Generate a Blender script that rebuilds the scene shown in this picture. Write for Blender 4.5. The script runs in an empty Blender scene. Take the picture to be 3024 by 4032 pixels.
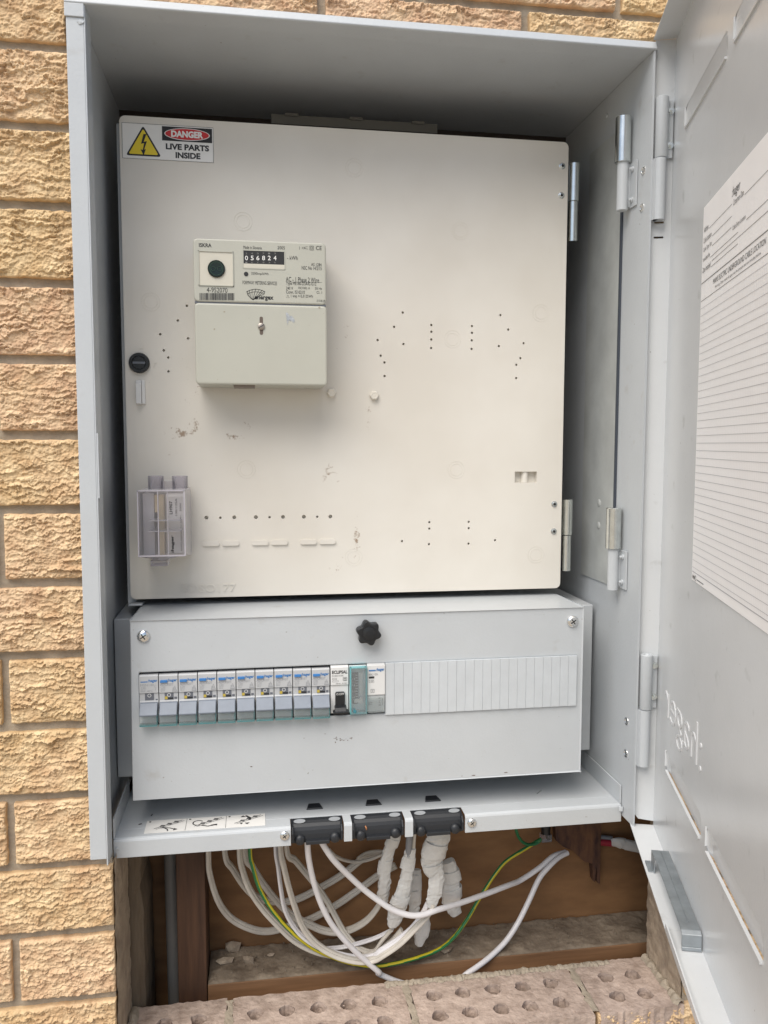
import bpy, bmesh, math, random
import numpy as np
from mathutils import Vector, Matrix
R_ = math.radians
random.seed(7)
scene = bpy.context.scene
COL = scene.collection

# ---------------------------------------------------------------- camera
YAW, PITCH, ROLL, FPX = .1546, .0824, .0015, 3225.
CAM = Vector((.1329, -.7230, .4411))
FWD = Vector((math.sin(YAW)*math.cos(PITCH), math.cos(YAW)*math.cos(PITCH), -math.sin(PITCH)))
_r = Vector((math.cos(YAW), -math.sin(YAW), 0)); _u = _r.cross(FWD)
RGT = _r*math.cos(ROLL) + _u*math.sin(ROLL); UPV = -_r*math.sin(ROLL) + _u*math.cos(ROLL)
cd = bpy.data.cameras.new('camera'); cam = bpy.data.objects.new('camera', cd); COL.objects.link(cam)
cd.sensor_fit = 'VERTICAL'; cd.sensor_height = 36.; cd.lens = 36.*FPX/4032.
cd.clip_start = .01; cd.clip_end = 400
m = Matrix((RGT, UPV, -FWD)).transposed().to_4x4(); m.translation = CAM
cam.matrix_world = m
scene.camera = cam

# ---------------------------------------------------------------- light
SUN_EL, SUN_AZ = R_(54), R_(216)       # azimuth clockwise from +y; the wall faces -y
world = bpy.data.worlds.new('World'); scene.world = world; world.use_nodes = True
wn = world.node_tree; bg = wn.nodes['Background']
sky = wn.nodes.new('ShaderNodeTexSky'); sky.sky_type = 'NISHITA'; sky.sun_disc = False
sky.sun_elevation = SUN_EL; sky.sun_rotation = SUN_AZ
sky.air_density = 1.0; sky.dust_density = 1.5; sky.ozone_density = .6
wn.links.new(sky.outputs[0], bg.inputs[0]); bg.inputs[1].default_value = .05
sd = bpy.data.lights.new('sun', 'SUN'); sd.energy = 1.5; sd.angle = R_(52); sd.color = (1, .95, .87)
sun = bpy.data.objects.new('sun', sd); COL.objects.link(sun)
tosun = Vector((math.sin(SUN_AZ)*math.cos(SUN_EL), math.cos(SUN_AZ)*math.cos(SUN_EL), math.sin(SUN_EL)))
sun.rotation_euler = tosun.to_track_quat('Z', 'Y').to_euler(); sun.location = (0, -3, 4)
scene.view_settings.view_transform = 'Standard'; scene.view_settings.look = 'None'
scene.view_settings.exposure = 1.34; scene.view_settings.gamma = 1

# ---------------------------------------------------------------- measuring helper: photo pixel -> point on a real plane
def ray(p): return FWD + RGT*((p[0]-1512)/FPX) - UPV*((p[1]-2016)/FPX)
def aty(p, y): d = ray(p); return CAM + d*((y-CAM.y)/d.y)
def atz(p, z): d = ray(p); return CAM + d*((z-CAM.z)/d.z)
def atx(p, x): d = ray(p); return CAM + d*((x-CAM.x)/d.x)
def cr(x0, y0, s): return lambda a, b: (x0+a*s, y0+b*s)
c1 = cr(0,0,.9114); c3 = cr(400,900,.6028); c4 = cr(400,1500,.6028); c5 = cr(1300,1100,.663); c6 = cr(400,2300,.7233)
d4 = cr(700,3200,.4822); d5 = cr(1400,3200,.6028); d7 = cr(1000,3050,.6028); e6 = cr(2000,3150,.4822); e8 = cr(1200,3250,.4822)

# ---------------------------------------------------------------- materials
MATS = {}
def mat(name, col, rough=.5, metal=0., var=0., vscale=30., bump=0., bscale=400., spec=.5, col2=None, stretch=(1,1,1), bdist=.0004, trans=0., detail=5., specks=None):
    mt = bpy.data.materials.new(name); mt.use_nodes = True; nt = mt.node_tree; b = nt.nodes['Principled BSDF']
    b.inputs['Roughness'].default_value = rough; b.inputs['Metallic'].default_value = metal
    b.inputs['Specular IOR Level'].default_value = spec
    b.inputs['Base Color'].default_value = (*col, 1)
    if var or col2 or bump:
        tc = nt.nodes.new('ShaderNodeTexCoord'); mp = nt.nodes.new('ShaderNodeMapping'); mp.inputs['Scale'].default_value = stretch
        nt.links.new(tc.outputs['Object'], mp.inputs[0])
    if var or col2:
        n = nt.nodes.new('ShaderNodeTexNoise'); n.inputs['Scale'].default_value = vscale; n.inputs['Detail'].default_value = detail
        n.inputs['Roughness'].default_value = .62
        nt.links.new(mp.outputs[0], n.inputs[0])
        rp = nt.nodes.new('ShaderNodeValToRGB'); rp.color_ramp.elements[0].position = .3; rp.color_ramp.elements[1].position = .7
        a = col if col2 else [c*(1-var) for c in col]; z = col2 if col2 else [min(1, c*(1+var)) for c in col]
        rp.color_ramp.elements[0].color = (*a, 1); rp.color_ramp.elements[1].color = (*z, 1)
        nt.links.new(n.outputs[0], rp.inputs[0]); nt.links.new(rp.outputs[0], b.inputs['Base Color'])
    if specks:                                # sparse dust specks and faint handling smears
        src = b.inputs['Base Color'].links[0].from_socket if b.inputs['Base Color'].links else None
        for sc_, lo, hi, cc in specks:
            ns = nt.nodes.new('ShaderNodeTexNoise'); ns.inputs['Scale'].default_value = sc_; ns.inputs['Detail'].default_value = 3; nt.links.new(tc.outputs['Object'], ns.inputs[0])
            mr = nt.nodes.new('ShaderNodeMapRange'); mr.inputs[1].default_value = lo; mr.inputs[2].default_value = hi; nt.links.new(ns.outputs[0], mr.inputs[0])
            mx = nt.nodes.new('ShaderNodeMix'); mx.data_type = 'RGBA'; nt.links.new(mr.outputs[0], mx.inputs[0])
            if src: nt.links.new(src, mx.inputs[6])
            else: mx.inputs[6].default_value = (*col, 1)
            mx.inputs[7].default_value = (*cc, 1); src = mx.outputs[2]
        nt.links.new(src, b.inputs['Base Color'])
    if bump:
        n2 = nt.nodes.new('ShaderNodeTexNoise'); n2.inputs['Scale'].default_value = bscale; n2.inputs['Detail'].default_value = 4
        nt.links.new(mp.outputs[0], n2.inputs[0])
        bp = nt.nodes.new('ShaderNodeBump'); bp.inputs['Strength'].default_value = bump; bp.inputs['Distance'].default_value = bdist
        nt.links.new(n2.outputs[0], bp.inputs['Height']); nt.links.new(bp.outputs[0], b.inputs['Normal'])
    if trans: b.inputs['Transmission Weight'].default_value = trans
    MATS[name] = mt; return mt
def clear(name, tint, gloss=.12, rough=.08, body=.0):
    mt = bpy.data.materials.new(name); mt.use_nodes = True; nt = mt.node_tree; b = nt.nodes['Principled BSDF']; out = nt.nodes['Material Output']
    b.inputs['Base Color'].default_value = (*[min(1, c*.9) for c in tint], 1); b.inputs['Roughness'].default_value = rough
    t = nt.nodes.new('ShaderNodeBsdfTransparent'); t.inputs[0].default_value = (*tint, 1)
    fr = nt.nodes.new('ShaderNodeFresnel'); fr.inputs[0].default_value = 1.45
    ad = nt.nodes.new('ShaderNodeMath'); ad.operation = 'ADD'; ad.inputs[1].default_value = gloss; ad.use_clamp = True
    nt.links.new(fr.outputs[0], ad.inputs[0])
    mx = nt.nodes.new('ShaderNodeMixShader'); nt.links.new(ad.outputs[0], mx.inputs[0])
    nt.links.new(t.outputs[0], mx.inputs[1]); nt.links.new(b.outputs[0], mx.inputs[2]); nt.links.new(mx.outputs[0], out.inputs[0])
    return mt

SPK = [(260, .735, .79, (.30,.29,.27)), (48, .66, .86, (.42,.42,.41))]
GREY = mat('grey painted steel', (.505,.53,.55), .36, var=.035, vscale=14, bump=.35, bscale=380, specks=SPK)
GREYD = mat('grey painted steel inside', (.48,.50,.515), .42, var=.05, vscale=11, bump=.3, bscale=380, specks=SPK)
DOORM = mat('grey painted door', (.63,.645,.655), .23, var=.05, vscale=7, bump=.2, bscale=380, specks=SPK)
GALV = mat('galvanised sheet', (.36,.39,.41), .42, .75, var=.16, vscale=60, bump=.1, bscale=200)
PLATE = mat('bare galvanised side plate', (.50,.52,.51), .45, .2, var=.12, vscale=26, bump=.05, bscale=200)
ZINC = mat('zinc plated steel', (.70,.72,.70), .22, 1., var=.1, vscale=120)
STEELD = mat('dark recess', (.02,.021,.023), .7)
CHROME = mat('bright screw', (.78,.78,.77), .2, 1.)
BLACK = mat('black plastic', (.012,.013,.015), .38, bump=.1, bscale=500)
RUBBER = mat('black rubber', (.018,.02,.024), .45, bump=.2, bscale=300)
WHITEP = mat('white plastic', (.68,.68,.675), .38)
BREAK = mat('breaker plastic', (.48,.49,.50), .42)
BLANKM = mat('blank strip plastic', (.545,.575,.60), .42, var=.04, vscale=60, bump=.06, bscale=300)
HANDLE = mat('pale blue grey plastic', (.19,.218,.265), .4, var=.08, vscale=90)
DGREY = mat('dark grey plastic', (.13,.14,.165), .5)
BLUE = mat('blue print', (.03,.16,.42), .5)
YELLOWP = mat('yellow flag', (.5,.38,.06), .5)
INK = mat('black ink', (.02,.02,.022), .6)
GINK = mat('grey ink', (.12,.12,.12), .6)
LINK_ = mat('pale ink', (.30,.31,.33), .6)
RED = mat('sign red', (.55,.02,.02), .45)
YEL = mat('sign yellow', (.78,.60,.02), .45)
SIGNW = mat('sign white', (.80,.79,.76), .4)
PAPER = mat('white paper', (.87,.868,.875), .7, var=.012, vscale=20, bump=.5, bscale=26, bdist=.002)
METER = mat('meter plastic', (.475,.472,.408), .42, var=.025, vscale=25, bump=.06, bscale=500)
CREAM = mat('cream recess', (.62,.59,.50), .45)
NYLON = mat('white nylon', (.72,.68,.60), .4)
CABLEW = mat('white cable sheath', (.70,.68,.69), .38, var=.06, vscale=50, bump=.08, bscale=150)
CABLEC = mat('cream flat cable', (.56,.52,.46), .45, var=.10, vscale=60, bump=.15, bscale=150)
CABLEG = mat('grey cable', (.22,.23,.25), .45)
GREEN = mat('green wire', (.02,.16,.06), .4)
REDW = mat('red wire', (.30,.02,.04), .4)
TAPE = mat('white tape', (.56,.555,.54), .36, var=.07, vscale=70, bump=.5, bscale=160, stretch=(1,1,2.4), bdist=.0012)
CONDUIT = mat('grey conduit', (.20,.19,.175), .5, var=.08, vscale=20)
MORTAR = mat('mortar', (.30,.25,.19), .9, col2=(.44,.375,.29), vscale=60, bump=.8, bscale=260, bdist=.0012)
RAWBRICK = mat('raw brick top', (.31,.23,.185), .92, col2=(.57,.45,.375), vscale=70, bump=1., bscale=190, bdist=.002, detail=8)
CUTBRICK = mat('cut brick', (.27,.21,.16), .92, col2=(.47,.38,.28), vscale=55, bump=.9, bscale=210, bdist=.0015)
DUST = mat('dusty timber', (.13,.095,.065), .95, col2=(.31,.25,.185), vscale=42, bump=.8, bscale=230, bdist=.0012, detail=8)
BOARD = mat('brown backing board', (.16,.080,.033), .75, col2=(.31,.160,.068), vscale=9, bump=.2, bscale=120, stretch=(1,1,3))
PINE = mat('pine timber', (.17,.085,.038), .7, col2=(.29,.155,.075), vscale=14, bump=.25, bscale=150, stretch=(.6,3,9))
STUDW = mat('red brown timber', (.055,.026,.015), .7, col2=(.12,.058,.03), vscale=14, bump=.25, bscale=150, stretch=(9,3,.6))
OLDW = mat('old timber', (.11,.08,.052), .85, col2=(.21,.16,.11), vscale=16, bump=.5, bscale=130, stretch=(9,3,.7), bdist=.001)
STAINW = mat('stained timber', (.045,.020,.017), .8, col2=(.17,.08,.038), vscale=26, bump=.3, bscale=130, stretch=(4,2,1.2))
GROUND = mat('warm bounce paving', (.42,.36,.28), .9, var=.12, vscale=3, bump=.3, bscale=60)  # unseen ground; warm tone picked for the light it bounces up
CLEARM = clear('clear lilac plastic', (.88,.865,.89), .10)
TEALM = clear('teal clear plastic', (.55,.86,.88), .10)
TEALP = clear('pale clear label holder', (.95,.975,.975), .10)
SILVER = mat('torn foil', (.6,.58,.56), .3, .8, var=.3, vscale=300)
BRASS = mat('brass bar', (.58,.47,.30), .4, .2)
PCB = mat('white porcelain', (.72,.71,.68), .35)
ORANGE = mat('copper scrap', (.45,.20,.09), .5, .4)
GREENGL = mat('dark green lens', (.008,.016,.010), .18)
GREENRING = mat('green ring', (.012,.038,.018), .4)

def brick_mat():
    mt = bpy.data.materials.new('rock face brick'); mt.use_nodes = True; nt = mt.node_tree; b = nt.nodes['Principled BSDF']; L = nt.links.new
    b.inputs['Roughness'].default_value = .92; b.inputs['Specular IOR Level'].default_value = .2
    at = nt.nodes.new('ShaderNodeAttribute'); at.attribute_name = 'tone'
    tc = nt.nodes.new('ShaderNodeTexCoord')
    n = nt.nodes.new('ShaderNodeTexNoise'); n.inputs['Scale'].default_value = 70; n.inputs['Detail'].default_value = 7; L(tc.outputs['Object'], n.inputs[0])
    r1 = nt.nodes.new('ShaderNodeValToRGB'); r1.color_ramp.elements[0].position = .32; r1.color_ramp.elements[1].position = .72
    r1.color_ramp.elements[0].color = (.54,.365,.19,1); r1.color_ramp.elements[1].color = (.785,.60,.36,1); L(n.outputs[0], r1.inputs[0])
    r2 = nt.nodes.new('ShaderNodeValToRGB'); r2.color_ramp.elements[0].position = .32; r2.color_ramp.elements[1].position = .72
    r2.color_ramp.elements[0].color = (.55,.345,.235,1); r2.color_ramp.elements[1].color = (.77,.56,.38,1); L(n.outputs[0], r2.inputs[0])
    n2 = nt.nodes.new('ShaderNodeTexNoise'); n2.inputs['Scale'].default_value = 14; L(tc.outputs['Object'], n2.inputs[0])
    ad = nt.nodes.new('ShaderNodeMath'); ad.operation = 'MULTIPLY_ADD'; ad.inputs[1].default_value = .9; ad.use_clamp = True
    L(n2.outputs[0], ad.inputs[0]); sb = nt.nodes.new('ShaderNodeMath'); sb.operation = 'ADD'; sb.inputs[1].default_value = -.55; L(at.outputs['Fac'], sb.inputs[0]); L(sb.outputs[0], ad.inputs[2])
    mx = nt.nodes.new('ShaderNodeMix'); mx.data_type = 'RGBA'; L(ad.outputs[0], mx.inputs[0]); L(r1.outputs[0], mx.inputs[6]); L(r2.outputs[0], mx.inputs[7])
    L(mx.outputs[2], b.inputs['Base Color'])
    n3 = nt.nodes.new('ShaderNodeTexNoise'); n3.inputs['Scale'].default_value = 900; n3.inputs['Detail'].default_value = 3; L(tc.outputs['Object'], n3.inputs[0])
    bp = nt.nodes.new('ShaderNodeBump'); bp.inputs['Strength'].default_value = .5; bp.inputs['Distance'].default_value = .0006
    L(n3.outputs[0], bp.inputs['Height']); L(bp.outputs[0], b.inputs['Normal'])
    return mt
BRICK = brick_mat()

def panel_mat():
    """off-white moulded board with grubby handling marks and scuffs (wear with its own shape)"""
    mt = bpy.data.materials.new('off white panel'); mt.use_nodes = True; nt = mt.node_tree; b = nt.nodes['Principled BSDF']; L = nt.links.new
    b.inputs['Roughness'].default_value = .42
    tc = nt.nodes.new('ShaderNodeTexCoord')
    n = nt.nodes.new('ShaderNodeTexNoise'); n.inputs['Scale'].default_value = 9; n.inputs['Detail'].default_value = 4; L(tc.outputs['Object'], n.inputs[0])
    r = nt.nodes.new('ShaderNodeValToRGB'); r.color_ramp.elements[0].color = (.675,.638,.572,1); r.color_ramp.elements[1].color = (.735,.703,.642,1)
    r.color_ramp.elements[0].position = .35; r.color_ramp.elements[1].position = .65; L(n.outputs[0], r.inputs[0])
    sp = nt.nodes.new('ShaderNodeTexNoise'); sp.inputs['Scale'].default_value = 210; sp.inputs['Detail'].default_value = 6; sp.inputs['Roughness'].default_value = .7
    L(tc.outputs['Object'], sp.inputs[0])
    last = r.outputs[0]
    tot = None
    for (x, z, rx, rz, amt) in ((.062,.452,.014,.008,1), (.074,.459,.007,.009,1), (.112,.449,.014,.004,.9), (.206,.412,.009,.013,.9), (.246,.47,.003,.02,.8),
                                (.233,.345,.004,.018,1), (.052,.430,.005,.003,1), (.125,.463,.010,.006,.6), (.216,.31,.012,.012,.5), (.225,.548,.01,.02,.5), (.07,.5,.03,.04,.35)):
        mp = nt.nodes.new('ShaderNodeMapping'); mp.vector_type = 'TEXTURE'; mp.inputs['Location'].default_value = (x, 0, z); mp.inputs['Scale'].default_value = (rx*1.7, 10, rz*1.7)
        L(tc.outputs['Object'], mp.inputs[0])
        ln = nt.nodes.new('ShaderNodeVectorMath'); ln.operation = 'LENGTH'; L(mp.outputs[0], ln.inputs[0])
        mr = nt.nodes.new('ShaderNodeMapRange'); mr.inputs[1].default_value = 1; mr.inputs[2].default_value = 0; mr.inputs[3].default_value = 0; mr.inputs[4].default_value = amt
        L(ln.outputs['Value'], mr.inputs[0])
        if tot is None: tot = mr.outputs[0]
        else:
            a = nt.nodes.new('ShaderNodeMath'); a.operation = 'MAXIMUM'; L(tot, a.inputs[0]); L(mr.outputs[0], a.inputs[1]); tot = a.outputs[0]
    mu = nt.nodes.new('ShaderNodeMath'); mu.operation = 'MULTIPLY_ADD'; mu.inputs[1].default_value = .28; L(tot, mu.inputs[0]); L(sp.outputs[0], mu.inputs[2])
    ss = nt.nodes.new('ShaderNodeMapRange'); ss.inputs[1].default_value = .705; ss.inputs[2].default_value = .83; L(mu.outputs[0], ss.inputs[0])
    mx = nt.nodes.new('ShaderNodeMix'); mx.data_type = 'RGBA'; L(ss.outputs[0], mx.inputs[0]); L(last, mx.inputs[6]); mx.inputs[7].default_value = (.33,.25,.185,1)
    L(mx.outputs[2], b.inputs['Base Color'])
    n3 = nt.nodes.new('ShaderNodeTexNoise'); n3.inputs['Scale'].default_value = 700; L(tc.outputs['Object'], n3.inputs[0])
    bp = nt.nodes.new('ShaderNodeBump'); bp.inputs['Strength'].default_value = .06; bp.inputs['Distance'].default_value = .0003
    L(n3.outputs[0], bp.inputs['Height']); L(bp.outputs[0], b.inputs['Normal'])
    return mt
PANEL = panel_mat()

def earth_mat():
    mt = bpy.data.materials.new('green and yellow wire'); mt.use_nodes = True; nt = mt.node_tree; b = nt.nodes['Principled BSDF']; L = nt.links.new
    b.inputs['Roughness'].default_value = .38
    at = nt.nodes.new('ShaderNodeAttribute'); at.attribute_name = 'side'
    r = nt.nodes.new('ShaderNodeValToRGB'); r.color_ramp.interpolation = 'CONSTANT'
    r.color_ramp.elements[0].color = (.02,.17,.05,1); r.color_ramp.elements[1].position = .5; r.color_ramp.elements[1].color = (.55,.46,.02,1)
    L(at.outputs['Fac'], r.inputs[0]); L(r.outputs[0], b.inputs['Base Color'])
    return mt
EARTH = earth_mat()

# ---------------------------------------------------------------- mesh helpers
class Fr:                                   # a flat working surface with its own axes
    def __init__(s, o, ex, ez, n): s.o, s.ex, s.ez, s.n = Vector(o), Vector(ex), Vector(ez), Vector(n)
    def pt(s, a, b, off=0.): return s.o + s.ex*a + s.ez*b + s.n*off
def front(y): return Fr((0,y,0), (1,0,0), (0,0,1), (0,-1,0))

_TXT = {}
def text_mesh(s, bold=0.):
    k = (s, bold)
    if k in _TXT: return _TXT[k]
    cu = bpy.data.curves.new('t', 'FONT'); cu.body = s; cu.size = 1; cu.resolution_u = 3; cu.offset = bold; cu.fill_mode = 'FRONT'
    ob = bpy.data.objects.new('t', cu); COL.objects.link(ob)
    me = ob.to_mesh(); vs = [(v.co.x, v.co.y) for v in me.vertices]; fs = [tuple(p.vertices) for p in me.polygons]
    ob.to_mesh_clear(); bpy.data.objects.remove(ob); bpy.data.curves.remove(cu)
    _TXT[k] = (vs, fs); return _TXT[k]

class MB:
    def __init__(s): s.v = []; s.f = []
    def add(s, vs, fs):
        b = len(s.v); s.v += [tuple(v) for v in vs]; s.f += [tuple(i+b for i in f) for f in fs]; return s
    def box(s, x0, x1, y0, y1, z0, z1):
        return s.add([(x,y,z) for x in (x0,x1) for y in (y0,y1) for z in (z0,z1)],
                     [(0,1,3,2),(4,6,7,5),(0,4,5,1),(2,3,7,6),(0,2,6,4),(1,5,7,3)])
    def fbox(s, fr, a0, a1, b0, b1, n0, n1):
        return s.add([fr.pt(a,b,n) for a in (a0,a1) for n in (n0,n1) for b in (b0,b1)],
                     [(0,1,3,2),(4,6,7,5),(0,4,5,1),(2,3,7,6),(0,2,6,4),(1,5,7,3)])
    def prism(s, prof, x0, x1):              # closed (y,z) profile swept along x
        n = len(prof); vs = [(x0,y,z) for y,z in prof]+[(x1,y,z) for y,z in prof]
        return s.add(vs, [tuple(range(n)), tuple(range(2*n-1,n-1,-1))]+[(i,(i+1)%n,n+(i+1)%n,n+i) for i in range(n)])
    def poly(s, fr, pts, off=0., th=0.):
        n = len(pts)
        if not th: return s.add([fr.pt(a,b,off) for a,b in pts], [tuple(range(n))])
        vs = [fr.pt(a,b,off) for a,b in pts]+[fr.pt(a,b,off-th) for a,b in pts]
        return s.add(vs, [tuple(range(n)), tuple(range(2*n-1,n-1,-1))]+[(i,(i+1)%n,n+(i+1)%n,n+i) for i in range(n)])
    def rect(s, fr, a0, b0, a1, b1, off=0., th=0.): return s.poly(fr, [(a0,b0),(a1,b0),(a1,b1),(a0,b1)], off, th)
    def ell(s, fr, ca, cb, ra, rb, off=0., th=0., seg=24, ph=0.):
        return s.poly(fr, [(ca+ra*math.cos(2*math.pi*i/seg+ph), cb+rb*math.sin(2*math.pi*i/seg+ph)) for i in range(seg)], off, th)
    def ring(s, fr, ca, cb, r0, r1, off=0., seg=32, a0=0., a1=2*math.pi, k=1.):
        vs = []; fs = []
        for i in range(seg+1):
            t = a0+(a1-a0)*i/seg; c, q = math.cos(t), math.sin(t)*k
            vs += [fr.pt(ca+r0*c, cb+r0*q, off), fr.pt(ca+r1*c, cb+r1*q, off)]
            if i: fs.append((2*i-2,2*i-1,2*i+1,2*i))
        return s.add(vs, fs)
    def line(s, fr, p, q, w, off=0.):
        dx, dz = q[0]-p[0], q[1]-p[1]; l = math.hypot(dx,dz) or 1; nx, nz = -dz/l*w/2, dx/l*w/2
        return s.poly(fr, [(p[0]+nx,p[1]+nz),(p[0]-nx,p[1]-nz),(q[0]-nx,q[1]-nz),(q[0]+nx,q[1]+nz)], off)
    def pline(s, fr, pts, w, off=0.):
        for p, q in zip(pts, pts[1:]): s.line(fr, p, q, w, off)
        return s
    def outline(s, fr, a0, b0, a1, b1, w, off=0.): return s.pline(fr, [(a0,b0),(a1,b0),(a1,b1),(a0,b1),(a0,b0)], w, off)
    def text(s, fr, t, a0, b0, a1, b1, off=0., bold=0., th=0.):   # lettering fitted to a rectangle
        vs, fs = text_mesh(t, bold)
        x0 = min(v[0] for v in vs); x1 = max(v[0] for v in vs); y0 = min(v[1] for v in vs); y1 = max(v[1] for v in vs)
        sx = (a1-a0)/(x1-x0); sy = (b1-b0)/(y1-y0)
        P = [(a0+(x-x0)*sx, b0+(y-y0)*sy) for x, y in vs]
        s.add([fr.pt(a,b,off) for a,b in P], fs)
        if th:
            cnt = {}
            for f in fs:
                for i in range(len(f)):
                    e = (f[i], f[(i+1)%len(f)]); cnt[tuple(sorted(e))] = cnt.get(tuple(sorted(e)), 0)+1
            for (i, j), c in cnt.items():
                if c == 1: s.add([fr.pt(*P[i],off), fr.pt(*P[j],off), fr.pt(*P[j],off-th), fr.pt(*P[i],off-th)], [(0,1,2,3)])
        return s
    def lathe(s, c, ax, prof, seg=24):        # prof: (radius, height along ax) list
        ax = Vector(ax).normalized(); c = Vector(c)
        t = Vector((0,0,1)) if abs(ax.z) < .9 else Vector((1,0,0)); e1 = ax.cross(t).normalized(); e2 = ax.cross(e1)
        vs = []; fs = []
        for r, h in prof:
            for i in range(seg):
                a = 2*math.pi*i/seg; vs.append(c+ax*h+e1*(r*math.cos(a))+e2*(r*math.sin(a)))
        for k in range(len(prof)-1):
            for i in range(seg): fs.append((k*seg+i, k*seg+(i+1)%seg, (k+1)*seg+(i+1)%seg, (k+1)*seg+i))
        if prof[0][0] > 1e-6: fs.append(tuple(range(seg-1,-1,-1)))
        if prof[-1][0] > 1e-6: fs.append(tuple((len(prof)-1)*seg+i for i in range(seg)))
        return s.add(vs, fs)
    def cyl(s, c, ax, r, h, seg=24): return s.lathe(c, ax, [(r,0),(r,h)], seg)
    def tube(s, path, r, seg=12, flat=None, cap=True):
        """sweep; r number or list; flat=(a,b,dir): oval section, a along dir"""
        n = len(path); vs = []; fs = []; P = [Vector(p) for p in path]; prev = None
        for k, p in enumerate(P):
            t = (P[min(k+1,n-1)]-P[max(k-1,0)]).normalized()
            if prev is None:
                h = Vector(flat[2]) if flat else (Vector((0,1,0)) if abs(t.y) < .9 else Vector((1,0,0)))
            else: h = prev
            e1 = (h - t*h.dot(t)).normalized(); prev = e1; e2 = t.cross(e1)
            rr = r[k] if isinstance(r, (list,tuple)) else r
            ra, rb = (flat[0]*rr, flat[1]*rr) if flat else (rr, rr)
            for i in range(seg):
                a = 2*math.pi*i/seg; gv = 1-.42*math.exp(-(math.cos(a)/.16)**2) if flat else 1; vs.append(p+e1*(ra*math.cos(a))+e2*(rb*gv*math.sin(a)))
        for k in range(n-1):
            for i in range(seg): fs.append((k*seg+i, k*seg+(i+1)%seg, (k+1)*seg+(i+1)%seg, (k+1)*seg+i))
        if cap: fs += [tuple(range(seg-1,-1,-1)), tuple((n-1)*seg+i for i in range(seg))]
        return s.add(vs, fs)
    def build(s, name, mt, parent=None, smooth=False, bevel=0., seg=2, ang=35):
        me = bpy.data.meshes.new(name); me.from_pydata(s.v, [], s.f); me.update()
        bm = bmesh.new(); bm.from_mesh(me); bmesh.ops.recalc_face_normals(bm, faces=bm.faces); bm.to_mesh(me); bm.free()
        ob = bpy.data.objects.new(name, me); COL.objects.link(ob); me.materials.append(mt)
        if parent: ob.parent = parent
        if smooth:
            for p in me.polygons: p.use_smooth = True
            me.set_sharp_from_angle(angle=R_(40))
        if bevel:
            b = ob.modifiers.new('bevel', 'BEVEL'); b.width = bevel; b.segments = seg; b.limit_method = 'ANGLE'; b.angle_limit = R_(ang)
        return ob

def spline(pts, n=8):
    P = [Vector(p) for p in pts]; out = []
    for i in range(len(P)-1):
        a, b, c, d = P[max(i-1,0)], P[i], P[i+1], P[min(i+2,len(P)-1)]
        for k in range(n):
            t = k/n; out.append(.5*((2*b)+(c-a)*t+(2*a-5*b+4*c-d)*t*t+(3*b-a-3*c+d)*t**3))
    out.append(P[-1]); return out
def fill_holes(fr, outer, holes):
    """flat face with real holes -> verts, tris"""
    bm = bmesh.new(); edges = []
    for lp in [outer]+holes:
        vs = [bm.verts.new(fr.pt(a,b)) for a,b in lp]
        edges += [bm.edges.new((vs[i], vs[(i+1)%len(vs)])) for i in range(len(vs))]
    bmesh.ops.triangle_fill(bm, edges=edges, use_beauty=True, normal=fr.n)
    bm.verts.index_update(); V = [v.co.copy() for v in bm.verts]; F = [tuple(v.index for v in f.verts) for f in bm.faces]; bm.free()
    return V, F
def circ(ca, cb, r, seg=14, rb=None): return [(ca+r*math.cos(2*math.pi*i/seg), cb+(rb or r)*math.sin(2*math.pi*i/seg)) for i in range(seg)]
def rrect(a0, b0, a1, b1, r, seg=5):
    out = []
    for cx, cz, s0 in ((a1-r,b0+r,-90),(a1-r,b1-r,0),(a0+r,b1-r,90),(a0+r,b0+r,180)):
        for i in range(seg+1):
            t = R_(s0+90*i/seg); out.append((cx+r*math.cos(t), cz+r*math.sin(t)))
    return out
def thing(name, label, cat, loc=(0,0,0), group=None):
    o = bpy.data.objects.new(name, None); COL.objects.link(o); o.empty_display_size = .02
    return tag(o, label, cat, group)
def tag(o, label, cat, group=None):
    o['label'] = label; o['category'] = cat
    if group: o['group'] = group
    return o
def struct(o): o['kind'] = 'structure'; return o
def rebase(root, loc):
    """move an Empty to the thing's base, leaving its parts where they are"""
    root.location = loc; mi = Matrix.Translation(-Vector(loc))
    for ch in root.children: ch.matrix_parent_inverse = mi
def panhead(mb, c, ax, r): mb.lathe(c, ax, [(r,0),(r,r*.18),(r*.86,r*.38),(r*.55,r*.52),(0,r*.58)], 20)
def cross(mb, fr, a, b, r, off):
    for t in (35, 125):
        c, q = math.cos(R_(t))*r, math.sin(R_(t))*r; mb.line(fr, (a-c,b-q), (a+c,b+q), r*.32, off)

# ================================================================= GROUND
g = MB().add([(-40,-40,-.95),(40,-40,-.95),(40,40,-.95),(-40,40,-.95)], [(0,1,2,3)]).build('ground', GROUND); struct(g)

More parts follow.
